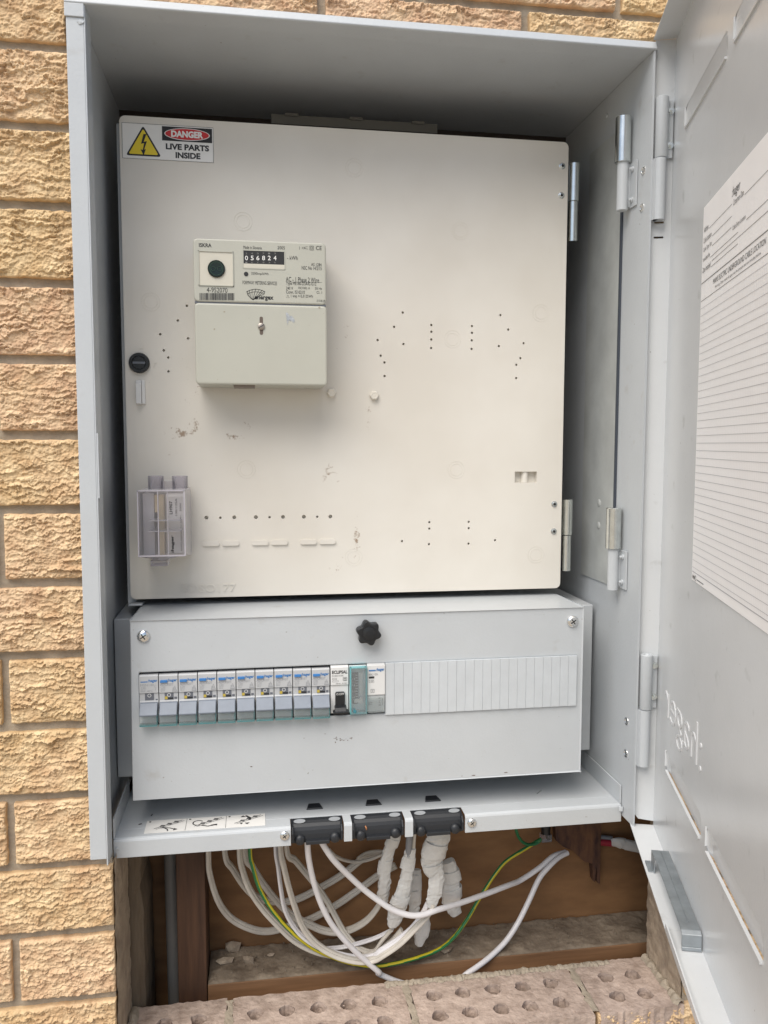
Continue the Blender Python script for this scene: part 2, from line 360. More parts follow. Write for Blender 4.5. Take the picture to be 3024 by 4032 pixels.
# ================================================================= BRICK WALL
rs = np.random.RandomState(3); _tab = rs.rand(256, 256)
def vn(x, y, s=0):
    xi = np.floor(x).astype(int); yi = np.floor(y).astype(int); fx = x-xi; fy = y-yi
    fx = fx*fx*(3-2*fx); fy = fy*fy*(3-2*fy); o = s*37
    g_ = lambda i, j: _tab[(xi+i+o) & 255, (yi+j+o*3) & 255]
    return (g_(0,0)*(1-fx)+g_(1,0)*fx)*(1-fy)+(g_(0,1)*(1-fx)+g_(1,1)*fx)*fy
def fbm(x, y, s=0, o=4, gain=.5):
    t = 0; a = 1; n = 0
    for k in range(o): t = t+a*vn(x*2**k+k*7.3, y*2**k+k*3.1, s+k); n += a; a *= gain
    return t/n
PITCHZ, JOINT, ZTOP0 = .06332, .0080, -.1253
YF = .0105                                   # base plane of the brick faces; rock texture stands out from it
class Big:                                   # numpy mesh gatherer
    def __init__(s): s.v = []; s.f = []; s.t = []; s.n = 0
    def grid(s, X, Y, Z, tone):
        h, w = X.shape; s.v.append(np.stack([X,Y,Z], -1).reshape(-1,3)); i = np.arange(h*w).reshape(h,w)+s.n
        s.f.append(np.stack([i[:-1,:-1], i[:-1,1:], i[1:,1:], i[1:,:-1]], -1).reshape(-1,4)); s.t.append(np.full(h*w, tone)); s.n += h*w
    def build(s, name, mt, parent):
        V = np.concatenate(s.v); F = np.concatenate(s.f); me = bpy.data.meshes.new(name)
        me.vertices.add(len(V)); me.vertices.foreach_set('co', V.astype(np.float32).ravel())
        me.loops.add(F.size); me.loops.foreach_set('vertex_index', F.astype(np.int32).ravel())
        me.polygons.add(len(F)); me.polygons.foreach_set('loop_start', np.arange(0,F.size,4,dtype=np.int32)); me.polygons.foreach_set('loop_total', np.full(len(F),4,dtype=np.int32))
        me.update(calc_edges=True); a = me.attributes.new('tone','FLOAT','POINT'); a.data.foreach_set('value', np.concatenate(s.t).astype(np.float32))
        ob = bpy.data.objects.new(name, me); COL.objects.link(ob); me.materials.append(mt); ob.parent = parent; return ob
wall = thing('brick_wall', 'tan rock-faced brick wall with an opening cut around the grey box', 'wall')
BG = Big()
def rock(x, z, seed):
    """shingle-like flakes: each plate swells downwards and breaks off in a ragged ledge"""
    def plates(lam, warp, fx, fz, sd):
        wx = (fbm(x*90, z*120, sd+6, 3)-.5)*.9
        p = -z/lam + warp*fbm(x*fx, z*fz, sd, 6, .66) + wx*.35
        f = p-np.floor(p); idx = np.floor(p)
        amp = .1+1.5*vn(x*75+idx*3.7, idx*1.9+sd*.3, sd+2)**1.3
        return np.where(f < .86, f/.86, (1-f)/.14)*amp
    a = plates(.0110, 3.4, 46, 66, seed); b = plates(.0062, 2.8, 130, 130, seed+9)
    n2 = fbm(x*420, z*520, seed+8, 3, .6); n3 = fbm(x*16, z*34, seed+11, 2)
    m = np.clip((fbm(x*22, z*40, seed+15, 3)-.3)*2.2, .15, 1)
    return (a-.5)*.0031*m + (b-.5)*.0023 + (n2-.5)*.0023 + (n3-.5)*.0020
def brick(x0, x1, z0, z1, res, seed, depth=.012, jag=None):
    nx = max(3, int((x1-x0)/res)); nz = max(3, int((z1-z0)/res))
    X, Z = np.meshgrid(np.linspace(x0,x1,nx), np.linspace(z0,z1,nz))
    h = rock(X+seed*.37, Z+seed*.11, seed % 40)
    d = np.minimum(np.minimum(X-x0, x1-X), np.minimum(Z-z0, z1-Z)); e = np.clip(d/.0022,0,1); e = np.sqrt(1-(1-e)**2)
    Y = YF-.0018 - h*(.35+.65*e) + (1-e)*.0022
    wob = (fbm(X*160, Z*160, seed%40+2, 3)-.5)*.0018*(1-np.clip(d/.003,0,1))
    Zw = Z+wob; Xw = X+wob*.7
    tone = .5*rs.rand() + (.42 if rs.rand() < .4 else 0)
    BG.grid(Xw, Y, Zw, tone)
    for (ex, ey, ez) in ((Xw[0],Y[0],Zw[0]), (Xw[-1],Y[-1],Zw[-1]), (Xw[:,0],Y[:,0],Zw[:,0]), (Xw[:,-1],Y[:,-1],Zw[:,-1])):
        ks = [0,1] if depth < .03 else [0,.1,.25,.45,.7,1]
        BG.grid(np.stack([ex]*len(ks)), np.stack([ey+(YF+depth-ey)*k for k in ks]), np.stack([ez]*len(ks)), tone)
def opening(zc):                             # x-range of the opening at this height
    if zc > .79: return None
    if zc > .072: return (-.0098, .522)
    if zc > ZTOP0: return (.0015, .557)
    return None
row = -8
for row in range(-6, 22):
    z0 = ZTOP0 + (row-1)*PITCHZ + JOINT; z1 = z0+PITCHZ-JOINT; zc = (z0+z1)/2
    off = -.0795 if row % 2 == 0 else -.1670       # row 0 is the cored course; its joints at .102, .2835, .465
    if row == 0: z1 -= .0016
    topcut = .7645 < zc < .82      # this course is notched over the top of the box
    op = opening(zc)
    for k in range(-3, 7):
        a = off + k*.1815; b = a+.1815-.0072
        segs = [(a,b)]
        if op: segs = [(a, min(b,op[0])), (max(a,op[1]), b)]
        if topcut: segs = [(a, min(b,-.0175)), (max(a,-.0165), min(b,.504)), (max(a,.505), b)]
        for (p, q) in segs:
            if q-p < .01: continue
            near = (q > -.13 and p < .03 and -.25 < zc < .86) or (zc > .76 and zc < .9 and -.1 < q and p < .52) or (-.2 < zc < .08 and q > .5 and p < .62)
            jb = op and (abs(q-op[0]) < 1e-6 or abs(p-op[1]) < 1e-6)
            zz0 = .8062 if topcut and p > -.017 and q < .5045 else z0
            brick(p, q, zz0, z1, 0.0005 if near else .004, (row*13+k*7+60), .078 if jb else .012)
bf = BG.build('brick_face', BRICK, wall)
YM = .0158
mo = MB()
mo.box(-1.0, .0008, YM, .0885, -.55, .0700).box(-1.0, -.0100, YM, .0885, .0701, .8055).box(.5232, 1.3, YM, .0885, .072, .8055).box(.5578, 1.3, YM, .0885, -.55, .0715)
mo.box(-1.0, 1.3, YM, .0885, .8056, 1.35).box(.0012, .5574, YM, .0885, -.55, ZTOP0-.0605)
mo.build('mortar', MORTAR, wall)
MB().box(-1.0,1.3,.240,.250,-.55,1.35).box(-1.0,1.3,.0890,.2398,1.34,1.35).box(-1.0,-.99,.0890,.2398,-.55,1.339).box(1.29,1.30,.0890,.2398,-.55,1.339).box(-.989,1.289,.0890,.2398,-.56,-.5502).build('light_stop_shell', OLDW, wall)  # unseen closed shell added to keep sky light out of the cavity
# exposed cored bricks: flat raw top with two rows of five real holes
top = Fr((0,0,ZTOP0), (1,0,0), (0,1,0), (0,0,1))
for j, (a, b) in enumerate(((.0015,.0975),(.1035,.2785),(.2850,.4605),(.4670,.556))):
    cx = {0:.0070, 1:.1888, 2:.3705, 3:.557}[j]; holes = []
    for i in range(-2, 3):
        for rr, yy in enumerate((.0603,.0302)):
            hx = cx+i*.0313+random.uniform(-.0008,.0008)
            if hx-.0098 < a or hx+.0098 > b: continue
            ph = random.random()*6
            holes.append([(hx+(.0081+.0009*math.sin(3*t+ph)+random.uniform(-.0006,.0007))*math.cos(t), yy+(.0083+random.uniform(-.0006,.0007))*math.sin(t)) for t in [2*math.pi*q/22 for q in range(22)]])
    fy = .0078
    outer = []
    for i in range(25): outer.append((a+(b-a)*i/24, fy+random.uniform(-.0012,.0012)))
    for i in range(6): outer.append((b-random.uniform(0,.0008), fy+(.0885-fy)*(i+1)/7))
    for i in range(25): outer.append((b-(b-a)*i/24, .0885+random.uniform(-.0018,.0006)))
    for i in range(6): outer.append((a+random.uniform(0,.0008), .0885-(.0885-fy)*(i+1)/7))
    V, F = fill_holes(top, outer, holes); mb = MB(); mb.add(V, F)
    for lp in [outer]:
        n = len(lp); mb.add([top.pt(*p) for p in lp]+[top.pt(*p,-.056) for p in lp], [(i,(i+1)%n,n+(i+1)%n,n+i) for i in range(n)])
    for lp in holes:
        n = len(lp); c = (sum(p[0] for p in lp)/n, sum(p[1] for p in lp)/n)
        lo = [(c[0]+(p[0]-c[0])*.93, c[1]+(p[1]-c[1])*.93) for p in lp]
        mb.add([top.pt(*p) for p in lp]+[top.pt(*p,-.05) for p in lo], [(i,(i+1)%n,n+(i+1)%n,n+i) for i in range(n)]+[tuple(range(n,2*n))])
    mb.build('cored_brick', RAWBRICK, wall)
# crusted mortar left on the bed: smeared back edge and lumps in the joints
def crust(pts, w, h, seedy):
    mb = MB(); n = len(pts); vs = []; fs = []
    for k, (x, y) in enumerate(pts):
        t = Vector((pts[min(k+1,n-1)][0]-pts[max(k-1,0)][0], pts[min(k+1,n-1)][1]-pts[max(k-1,0)][1], 0)).normalized(); s_ = Vector((-t.y,t.x,0))
        ww = w*random.uniform(.6,1.3); hh = h*random.uniform(.45,1.25)
        for q, zz in ((-1,-.001),(-.55,.75),(0,1),(.55,.8),(1,-.001)): vs.append(Vector((x,y,ZTOP0))+s_*(q*ww)+Vector((0,0,hh*zz+random.uniform(0,.0006))))
    for k in range(n-1):
        for i in range(4): fs.append((k*5+i,k*5+i+1,k*5+i+6,k*5+i+5))
    return mb.add(vs, fs)
mb = crust([(.26+.0022*i, .0835+random.uniform(-.0008,.0008)) for i in range(114)], .0042, .0026, 0)
for bx in (.1005, .2818, .4637):
    mb2 = crust([(bx+random.uniform(-.001,.001), .012+.0045*i) for i in range(17)], .0040, .0004, 1); mb.add(mb2.v, mb2.f)
mb2 = crust([(.552+random.uniform(-.001,.001), .008+.0045*i) for i in range(18)], .005, .005, 1); mb.add(mb2.v, mb2.f)
mb2 = crust([(.006+random.uniform(-.001,.001), .05+.004*i) for i in range(10)], .005, .006, 1); mb.add(mb2.v, mb2.f)
mb.build('mortar_crust', MORTAR, wall)
# rough broken inner faces of the jambs
def jamb(x, sgn, z0, z1, y0, y1, amp, seed):
    ny, nz = 40, int((z1-z0)/.0022); Yg, Zg = np.meshgrid(np.linspace(y0,y1,ny), np.linspace(z0,z1,nz))
    h = fbm(Yg*60, Zg*90, seed, 4)*amp; X = x+sgn*h
    b = Big(); b.grid(X, Yg+0*X, Zg, 0); return b
jamb(.0012, 1, ZTOP0-.002, .0695, .0125, .0885, .0030, 4).build('cut_edge', CUTBRICK, wall)
jamb(.5574, -1, ZTOP0-.002, .0710, .0125, .0885, .0055, 9).build('cut_edge', CUTBRICK, wall)

# ================================================================= TIMBER AND BOARD IN THE CAVITY
tag(MB().box(-.30,.90,.1752,.187,-.30,.0625).build('backing_board', BOARD, bevel=.0006), 'large stained brown sheet closing the back of the wall cavity', 'board')
pl = thing('timber_plate', 'long horizontal timber plate with a dusty top under the hanging cables', 'timber')
MB().box(.0762,.62,.115,.1745,-.20,-.1272).build('timber', PINE, pl, bevel=.0012)
def dusty(x0,x1,y0,y1,z,amp,seed,nx,ny):
    X, Y = np.meshgrid(np.linspace(x0,x1,nx), np.linspace(y0,y1,ny)); b = Big()
    e = np.clip(np.minimum(np.minimum(X-x0,x1-X),np.minimum(Y-y0,y1-Y))/.003,0,1)
    b.grid(X, Y, z+amp*e*(fbm(X*90,Y*90,seed,4)**2+.9*np.clip((Y-(y1-.016))/.016,0,1)*fbm(X*50,Y*70,seed+3,4)), 0); return b
dusty(.0766,.6196,.1153,.1743,-.1271,.0042,5,300,40).build('dust_layer', DUST, pl)
rebase(pl, (.35,.145,-.20))
tag(MB().box(.046,.0754,.116,.1746,-.30,.0615).build('wall_stud', STUDW, bevel=.001), 'dark red-brown upright stud at the left end of the dusty plate', 'timber')
os_ = MB()
nz = 40; prof = []
for k in range(nz+1):
    z = -.30+.36*k/nz; xr = .0155+random.uniform(-.0007,.0007)-(.004 if z > -.02 else 0)*random.random()
    os_.v += [(-.05,.0905,z),(xr-.004,.0905,z),(xr,.096+random.uniform(-.0005,.0005),z),(xr+.001,.16,z),(-.05,.16,z)]
    if k: b_ = (k-1)*5; os_.f += [(b_+i, b_+(i+1)%5, b_+5+(i+1)%5, b_+5+i) for i in range(5)]
os_.f += [(0,1,2,3,4), tuple(nz*5+i for i in (4,3,2,1,0))]
tag(os_.build('old_stud', OLDW), 'weathered pale brown upright timber beside the cut left brick edge', 'timber')
tag(MB().tube([(.0375,.143,.061),(.0385,.143,-.06),(.0402,.143,-.30)], .0071, 20).build('conduit_pipe', CONDUIT, smooth=True), 'grey plastic conduit rising between the two left studs', 'pipe')
# splintered stained offcut hanging behind the box at the right
fb = front(.164); mb = MB()
mb.poly(fb, [(.4745,.0615),(.5325,.0615),(.5330,-.0815),(.5295,-.0800),(.5283,-.0600),(.5265,-.0790),(.5245,-.0775),(.5228,-.0560),(.5120,-.0520),(.4980,-.0380),(.4860,-.0320),(.4770,-.0240),(.4755,-.0100)], 0, .011)
tag(mb.build('timber_offcut', STAINW, bevel=.0005), 'splintered dark red stained timber offcut hanging at the right', 'timber')
# bits of rubble lying on the plate
def rock_bit(c, r, sq=(1,1,1), seed=0):
    rr = random.Random(seed); bm = bmesh.new(); bmesh.ops.create_icosphere(bm, subdivisions=1 if r > .002 else 2, radius=1)
    for v in bm.verts:
        k = 1+.75*(rr.random()-.5); v.co = Vector((v.co.x*sq[0], v.co.y*sq[1], v.co.z*sq[2]))*r*k + Vector(c)
    mb = MB(); bm.verts.index_update(); mb.add([v.co for v in bm.verts], [tuple(v.index for v in f.verts) for f in bm.faces]); bm.free(); return mb
for i, (p, r, sq, lb) in enumerate(((d4(440,1075),.0085,(1.1,.8,.8),'jagged pale mortar lump at the back left of the dusty plate'),
                                   (d4(375,1205),.0072,(1.4,.8,.45),'flat mortar flake lying on the plate below the jagged lump'),
                                   (d4(570,1215),.0068,(1,.8,.8),'brown mortar chip right of the flat flake on the plate'),
                                   (d4(755,1160),.0034,(1.2,.8,.6),'tiny pale mortar crumb near the middle of the dusty plate'),
                                   (d5(590,905),.0062,(1.3,.7,.7),'square tan mortar chunk under the green and yellow wire'))):
    q = atz(p, -.1235); tag(rock_bit((q.x, min(q.y,.168), -.1245+r*sq[2]*.55), r, sq, i).build('mortar_chunk', CUTBRICK), lb, 'rubble', 'mortar rubble on the timber plate')
gr = MB()
for i in range(240):
    x = random.uniform(.08,.56); y = random.choice((random.uniform(.12,.172), random.uniform(.16,.173))); r = random.uniform(.0003,.0010)
    b_ = rock_bit((x,y,-.1245+r*.3), r, (1,1,.7), i) if i < 90 else None
    if b_: gr.add(b_.v, b_.f)
    else: gr.box(x-r,x+r,y-r*.7,y+r*.7,-.1262,-.1243+r*.6)
o = gr.build('mortar_crumbs', DUST); o['kind'] = 'stuff'; o['label'] = 'mortar crumbs scattered over the dusty timber plate'; o['category'] = 'rubble'
gr = MB()
for i in range(150):
    x = random.uniform(.01,.55); y = random.uniform(.01,.086); r = random.uniform(.0003,.0010); b_ = rock_bit((x,y,ZTOP0+r*.3), r, (1,1,.7), i); gr.add(b_.v, b_.f)
o = gr.build('brick_grit', RAWBRICK); o['kind'] = 'stuff'; o['label'] = 'fine grit lying on the cored brick tops'; o['category'] = 'rubble'

# ================================================================= METER BOX (cabinet + door)
XR, ZT, YB = .4917, .7954, .2150
box = thing('meter_box', 'open grey steel meter box let into the brick wall, door swung out', 'meter box')
# left side: front flange, lip, wall
mb = MB(); mb.box(-.0151,-.0012,.0002,.0014,.0766,.7855).box(-.0012,0,0,.0225,.0706,.7954).box(-.0085,-.0073,.0226,YB,.0706,.7954).box(-.0072,-.0002,.0213,.0225,.0706,.7954)
mb.build('side_wall', GREY, box, bevel=.0005)
fr0 = front(0); mb = MB(); mb.fbox(Fr((0,0,0),(0,1,0),(0,0,1),(1,0,0)), .0, .0035, .395, .450, 0, .0013); mb.build('catch_tab', GREY, box, bevel=.0003)
# right side
mb = MB(); mb.box(XR,XR+.0013,0,YB,.0702,.7954).box(XR-.0004,XR-.00003,.0004,.0228,.0800,.7950)
mb.build('side_wall', GREY, box, bevel=.0004)
# top: underside, front fold, overlapping corner
mb = MB(); mb.box(-.0085,XR+.0012,.0205,YB,ZT+.0003,ZT+.0015)
mb.prism([(-.0006,ZT-.0001),(-.0016,ZT+.0008),(.0002,ZT+.0072),(.0022,ZT+.0082),(.205,ZT+.0100),(.205,ZT+.0080),(.0204,ZT+.0070),(.0204,ZT-.0006)], -.0160, XR+.0020)
mb.box(-.0160,-.0006,-.0012,.0001,.7850,ZT+.0002)
mb.build('top_wall', GREY, box, bevel=.0006)
MB().box(-.0085,XR+.0012,YB+.0002,YB+.0015,.0706,.7985).build('back_wall', mat('shade toned back wall', (.045,.034,.027), .7, var=.2, vscale=20), box)  # near-black brown stands in for the deep shade behind the panel
# floor tray with three notches in the front lip
FZ, LY, LZ = .0820, .0250, .0640
cut = ((.1612,.2115),(.2193,.2705),(.2785,.3300))
solid = ((.0004,cut[0][0]),(cut[0][1],cut[1][0]),(cut[1][1],cut[2][0]),(cut[2][1],XR-.0008))
mb = MB(); mb.box(.0004,XR-.0008,.0442,YB,FZ-.0012,FZ)
for a, b in solid:
    mb.prism([(LY,LZ),(LY,FZ-.0028),(LY+.0008,FZ-.0010),(LY+.0028,FZ),(.0441,FZ),(.0441,FZ-.0012),(LY+.0030,FZ-.0012),(LY+.0014,FZ-.0030),(LY+.0014,LZ)], a, b)
mb.box(XR-.0020,XR-.0006,.0262,.118,FZ+.0001,.1008).box(.0002,.0014,.0262,.118,FZ+.0001,.1008)
mb.build('floor_tray', GREY, box, bevel=.0003)
s_ = MB(); xm = MB(); fl = front(LY)
for x, z in ((.1553,.0744),(.3365,.0740)): panhead(s_, (x,LY,z), (0,-1,0), .0046); cross(xm, front(LY-.0026), x, z, .0022, .0003)
for i, (x,z) in enumerate(((.1553,.0744),(.3365,.0740))):
    q = MB(); panhead(q, (x,LY,z), (0,-1,0), .0046); so = q.build('screw', CHROME, box, smooth=True)
    q = MB(); cross(q, front(LY-.0026), x, z, .0022, .0003); q.build('cross_slot', STEELD, so)
# welds / small blobs on the flange corner
rock_bit((-.0035,-.0002,.7815), .0018, (1.3,.4,1), 3).build('weld_bead', GREY, box, smooth=True)
rock_bit((XR-.003,.0215,.0790), .0022, (.8,1,1.5), 5).build('weld_bead', GREY, box, smooth=True)
rock_bit((.0035,.0246,.0735), .0014, (1,.6,1), 6).build('weld_bead', GREY, box, smooth=True)
# galvanised rail and clip across the back, just over the panel
mb = MB(); mb.box(.152,.327,.158,.1592,.7705,.7800)
for x in (.166,.233,.299): mb.box(x,x+.014,.1565,.158,.7785,.7815)
mb.build('rear_rail', mat('shade darkened rail', (.14,.135,.12), .5), box, bevel=.0004)  # galvanised grey painted darker to carry the gloom at the back
# bare plate riveted on the right wall, with its dark edge seal
mb = MB(); mb.box(XR-.0012,XR-.0003,.0600,.140,.2970,.7515); mb.build('side_plate', PLATE, box)
MB().box(XR-.0018,XR-.0003,.0560,.0597,.333,.672).build('edge_seal', mat('dark blue grey seal', (.055,.065,.085), .5), box)
# inner hinges on the right wall
def inner_hinge(z0, zm, z1, dent):
    x, y = .4828, .0415
    q = MB(); q.lathe((x,y,zm), (0,0,1), [(.0068,0),(.0074,.0004),(.0074,z1-zm-.0006),(.0068,z1-zm)], 24); up = q.build('hinge_barrel', ZINC, box, smooth=True)
    q = MB(); q.cyl((x+.0004,y,z0), (0,0,1), .0054, zm-z0, 24); q.build('hinge_pin_sleeve', GREY, box, smooth=True)
    q = MB(); q.box(XR-.0016,XR-.0001-.0004,.0262,.0400,z0+.0015,zm-.001).box(x,XR-.0004,.0398,.0412,z0+.003,zm-.001); lf = q.build('hinge_leaf', GREY, box, bevel=.0004)
    for zz in (z0+.0085, zm-.0075):
        q = MB(); q.lathe((XR-.0016,.0345,zz), (-1,0,0), [(.0026,0),(.0026,.0012),(.0014,.0016),(.0014,.0030),(.0009,.0034)], 16); q.build('bolt', GREY, lf, smooth=True)
inner_hinge(.6655,.7100,.7525,False); inner_hinge(.2970,.3380,.3788,True)
for y, z in ((.0147,.6948),(.0155,.6616),(.0192,.1692),(.0188,.1368)):
    q = MB(); q.lathe((XR-.0004,y,z), (-1,0,0), [(.0040,0),(.0038,.0007),(.0026,.0010),(.0021,.0004),(.0015,.0002)], 20); q.build('rivet', CHROME, box, smooth=True)
q = MB(); q.lathe((XR-.0003,.100,.7760), (-1,0,0), [(.0026,0),(.0022,.0012),(.001,.0016)], 14); q.build('rivet', GREY, box, smooth=True)
for y in (.095,):
    for z in (.3800,.3560): q = MB(); q.lathe((XR-.0013,y,z), (-1,0,0), [(.0040,0),(.0034,.0006),(.0015,.0010)], 18); q.build('rivet', PLATE, box, smooth=True)

# ---- door: hinged on the right, standing about 73 degrees open
F0 = Vector((.5125,.0005,0)); A = R_(17.2)
DD = -Vector((math.sin(A),math.cos(A),0)); DN = Vector((-math.cos(A),math.sin(A),0))
dfr = Fr(F0, DD, (0,0,1), DN)               # a = distance from the fold, b = height, n = towards the box interior
ZB, ZTD, DW, FL = .0705, .8070, .5200, .0178
louv = [(.0512,.1861,.1475,.1660),(.2020,.3370,.1475,.1660),(.0512,.1861,.7090,.7275),(.2020,.3370,.7090,.7275),(.3530,.4700,.1475,.1660),(.3530,.4700,.7090,.7275)]
V, F = fill_holes(dfr, [(0,ZB),(DW,ZB),(DW,ZTD),(0,ZTD)], [rrect(a,b0,b,b1,.006,3) for a,b,b0,b1 in louv])
mb = MB(); mb.add(V, F); V2 = [v-DN*.0012 for v in V]; mb.add(V2, F)
# bottom, top and free-edge returns
mb.fbox(dfr, 0, .1780, ZB-.0012, ZB, -.0012, FL+.004).fbox(dfr, .1783, DW, ZB-.0012, ZB, -.0012, FL+.004).fbox(dfr, .0, DW, ZTD, ZTD+.0012, -.0012, FL+.002)
mb.fbox(dfr, .1783, DW, ZB+.00005, ZB+.0050, FL+.0028, FL+.004)
mb.fbox(dfr, DW, DW+.0012, ZB, ZTD, -.0012, FL)
door = mb.build('door', DOORM, box)
# hinge-side return with its two slots
hf = Fr(F0, DN, (0,0,1), DD)                 # a = across the return, b = height
V, F = fill_holes(hf, [(0,ZB+.004),(0,ZTD-.0002),(FL,ZTD-.0002),(FL,ZB+.010),(FL-.0035,ZB+.0055)], [rrect(.0062,.6445,.0150,.6462,.0006,2), rrect(.0062,.6310,.0150,.6328,.0006,2)])
mb = MB(); mb.add(V, F); mb.add([v-DD*.0011 for v in V], F); mb.build('door_return', DOORM, door)
# louvres: pressed hood outside, turned lip inside
for i, (a, b, b0, b1) in enumerate(louv):
    mb = MB(); n = 8; vs = []; fs = []
    for k in range(n+1):
        t = k/n; zz = b1-(b1-b0+.0004)*t; oo = -.0001-.0027*math.sin(t*math.pi/2)
        vs += [dfr.pt(a-.0004, zz, -.0003), dfr.pt(a+.010, zz, oo), dfr.pt(b-.010, zz, oo), dfr.pt(b+.0004, zz, -.0003)]
        if k:
            for q in range(3): fs.append((4*k-4+q, 4*k-3+q, 4*k+1+q, 4*k+q))
    mb.add(vs, fs)
    mb.fbox(dfr, a+.003, b-.003, b0-.0009, b0+.0007, -.001, .0014).fbox(dfr, a-.0004, a+.0004, b0+.003, b1-.001, -.001, .0010)
    mb.build('louvre', DOORM, door)
# maker's name pressed into the skin, seen from behind; sheen painted as paler strokes
mfr = Fr(F0, -DD, (0,0,1), DN); mb = MB()
mb.text(mfr, ':hager', -.180, .1850, -.040, .2300, .0006, -.018, .0007)
mb.build('embossed_lettering', mat('paint with sheen', (.66,.67,.68), .3), door, bevel=.0)
# outer hinges
def outer_hinge(z0, zm, z1):
    b = Vector((.4998,-.0018,0))
    q = MB(); q.lathe(b+Vector((0,0,zm)), (0,0,1), [(.0022,z1-zm-.002),(.0034,z1-zm-.0002),(.0050,z1-zm),(.0057,z1-zm-.0008),(.0057,.0008),(.0052,0)], 24)
    up = q.build('hinge_barrel', GREY, door, smooth=True)
    q = MB(); q.cyl(b+Vector((-.0006,0,z0)), (0,0,1), .0053, zm-z0-.0006, 24); q.box(XR+.0013,.4975,-.004,.006,z0,zm-.001); q.build('hinge_barrel', GREY, box, smooth=True)
    q = MB(); q.fbox(hf, .0009, .0085, zm+.0005, z1-.002, -.0012+.0013, .0030); lf = q.build('hinge_leaf', GREY, door, bevel=.0004)
    for zz in (z1-.0115, zm+.0115):
        c = hf.pt(.0035, zz, .0030)
        q = MB(); q.lathe(c, DD, [(.0030,0),(.0030,.0006),(.0024,.0006),(.0024,.0022),(.0013,.0022),(.0013,.0040)], 6); q.lathe(c, DD, [(.0032,0),(.0032,.0005)], 20); q.build('bolt', ZINC, door)
outer_hinge(.6460,.7010,.7545); outer_hinge(.1322,.1880,.2415)
# galvanised strap clip standing on the bottom return
bf_ = Fr((0,0,0),(1,0,0),(0,1,0),(0,0,1)); mb = MB()
prof = [(.0800,.0142),(.2000,.0142),(.2035,.0122),(.2040,.0030),(.2050,.0005)]
def strap(p0, p1, n0, n1):
    for (s0,h0),(s1,h1) in zip(p0,p1):
        P = [dfr.pt(s, ZB+h, n) for (s,h) in ((s0,h0),(s1,h1)) for n in (n0,n1)]
        d_ = Vector((0,0,-1)) if abs(s1-s0) > abs(h1-h0) else -DD
        Q = [p+d_*.0011 for p in P]; mb.add(P+Q, [(0,1,3,2),(4,6,7,5),(0,2,6,4),(1,5,7,3),(0,4,5,1),(2,3,7,6)])
strap(prof[:-1], prof[1:], .0008, .0150)
mb.fbox(dfr, .0800, .0950, ZB+.0004, ZB+.0142, .0146, .0157).fbox(dfr, .0745, .0930, ZB+.0003, ZB+.0014, .0150, .0200)
mb.fbox(dfr, .083, .190, ZB+.0141, ZB+.0149, .0068, .0082)
mb.build('strap_bracket', GALV, door, bevel=.0005)

# ---- paper form stuck inside the door
pf = Fr(F0+DN*.0004, DD, (0,0,1), DN)
form = thing('paper_form', 'white ruled paper form with printed headings stuck inside the door', 'paper form')
PA0, PA1, PB0, PB1 = .1330, .4050, .3350, .6212
MB().rect(pf, PA0, PB0, PA1, PB1, .0003, .0003).build('sheet', PAPER, form)
mb = MB(); o1 = .0005
mb.text(pf, ':hager', .2140, .6035, .2330, .6120, o1, .0)
rows = (.6015,.5935,.5862,.5790,.5715)
names_ = ('Address','Cable Location','Cable Type Size','Installed By','Date Installed')
for z, t in zip(rows, names_):
    mb.text(pf, t, .1365, z, .1365+.0026*len(t)*.55+.004, z+.0040, o1)
    mb.line(pf, (.1365+.0026*len(t)*.55+.006, z-.0004), (.2150 if t[0] in 'CA' else .232, z-.0004), .00035, o1)
mb.text(pf, 'Consumers Date', .2180, .5990, .2420, .6030, o1); mb.line(pf, (.2440,.5986), (.392,.5986), .00035, o1)
mb.text(pf, 'Cable Entry Location', .2180, .5820, .2480, .5860, o1); mb.line(pf, (.2500,.5816), (.392,.5816), .00035, o1)
mb.line(pf, (.1640,.5750), (.392,.5750), .00035, o1); mb.line(pf, (.1340,.5640), (.404,.5640), .0006, o1); mb.line(pf, (.1340,.5506), (.404,.5506), .0004, o1)
mb.text(pf, 'MAINS ELECTRIC UNDERGROUND CABLE LOCATION', .1700, .5570, .2920, .5608, o1, .0)
mb.text(pf, 'Warning: Other assets & pipes may be present and not included below', .1760, .5525, .2830, .5550, o1)
mb.build('printing', GINK, form)
mb = MB(); z = .5450
while z > .345: mb.line(pf, (.1345,z), (.404,z), .00032, o1); z -= .00570
mb.line(pf, (.1345,.3420), (.404,.3420), .0007, o1)
mb.build('ruled_lines', mat('rule ink', (.46,.46,.48), .7), form)
mb = MB(); x = .1400
while x < .402: mb.line(pf, (x,.3430), (x,.5440), .00012, .00046); x += .0036
mb.build('faint_grid', mat('faint grid ink', (.62,.62,.62), .7), form)
mb = MB(); mb.text(pf, 'www', .1355, .3360, .1450, .3395, o1); mb.line(pf, (.150,.3375), (.172,.3375), .0006, o1); mb.outline(pf, .1455,.3360,.1478,.3398,.0004,o1); mb.build('footer', INK, form)
rebase(form, pf.pt((PA0+PA1)/2, PB0))

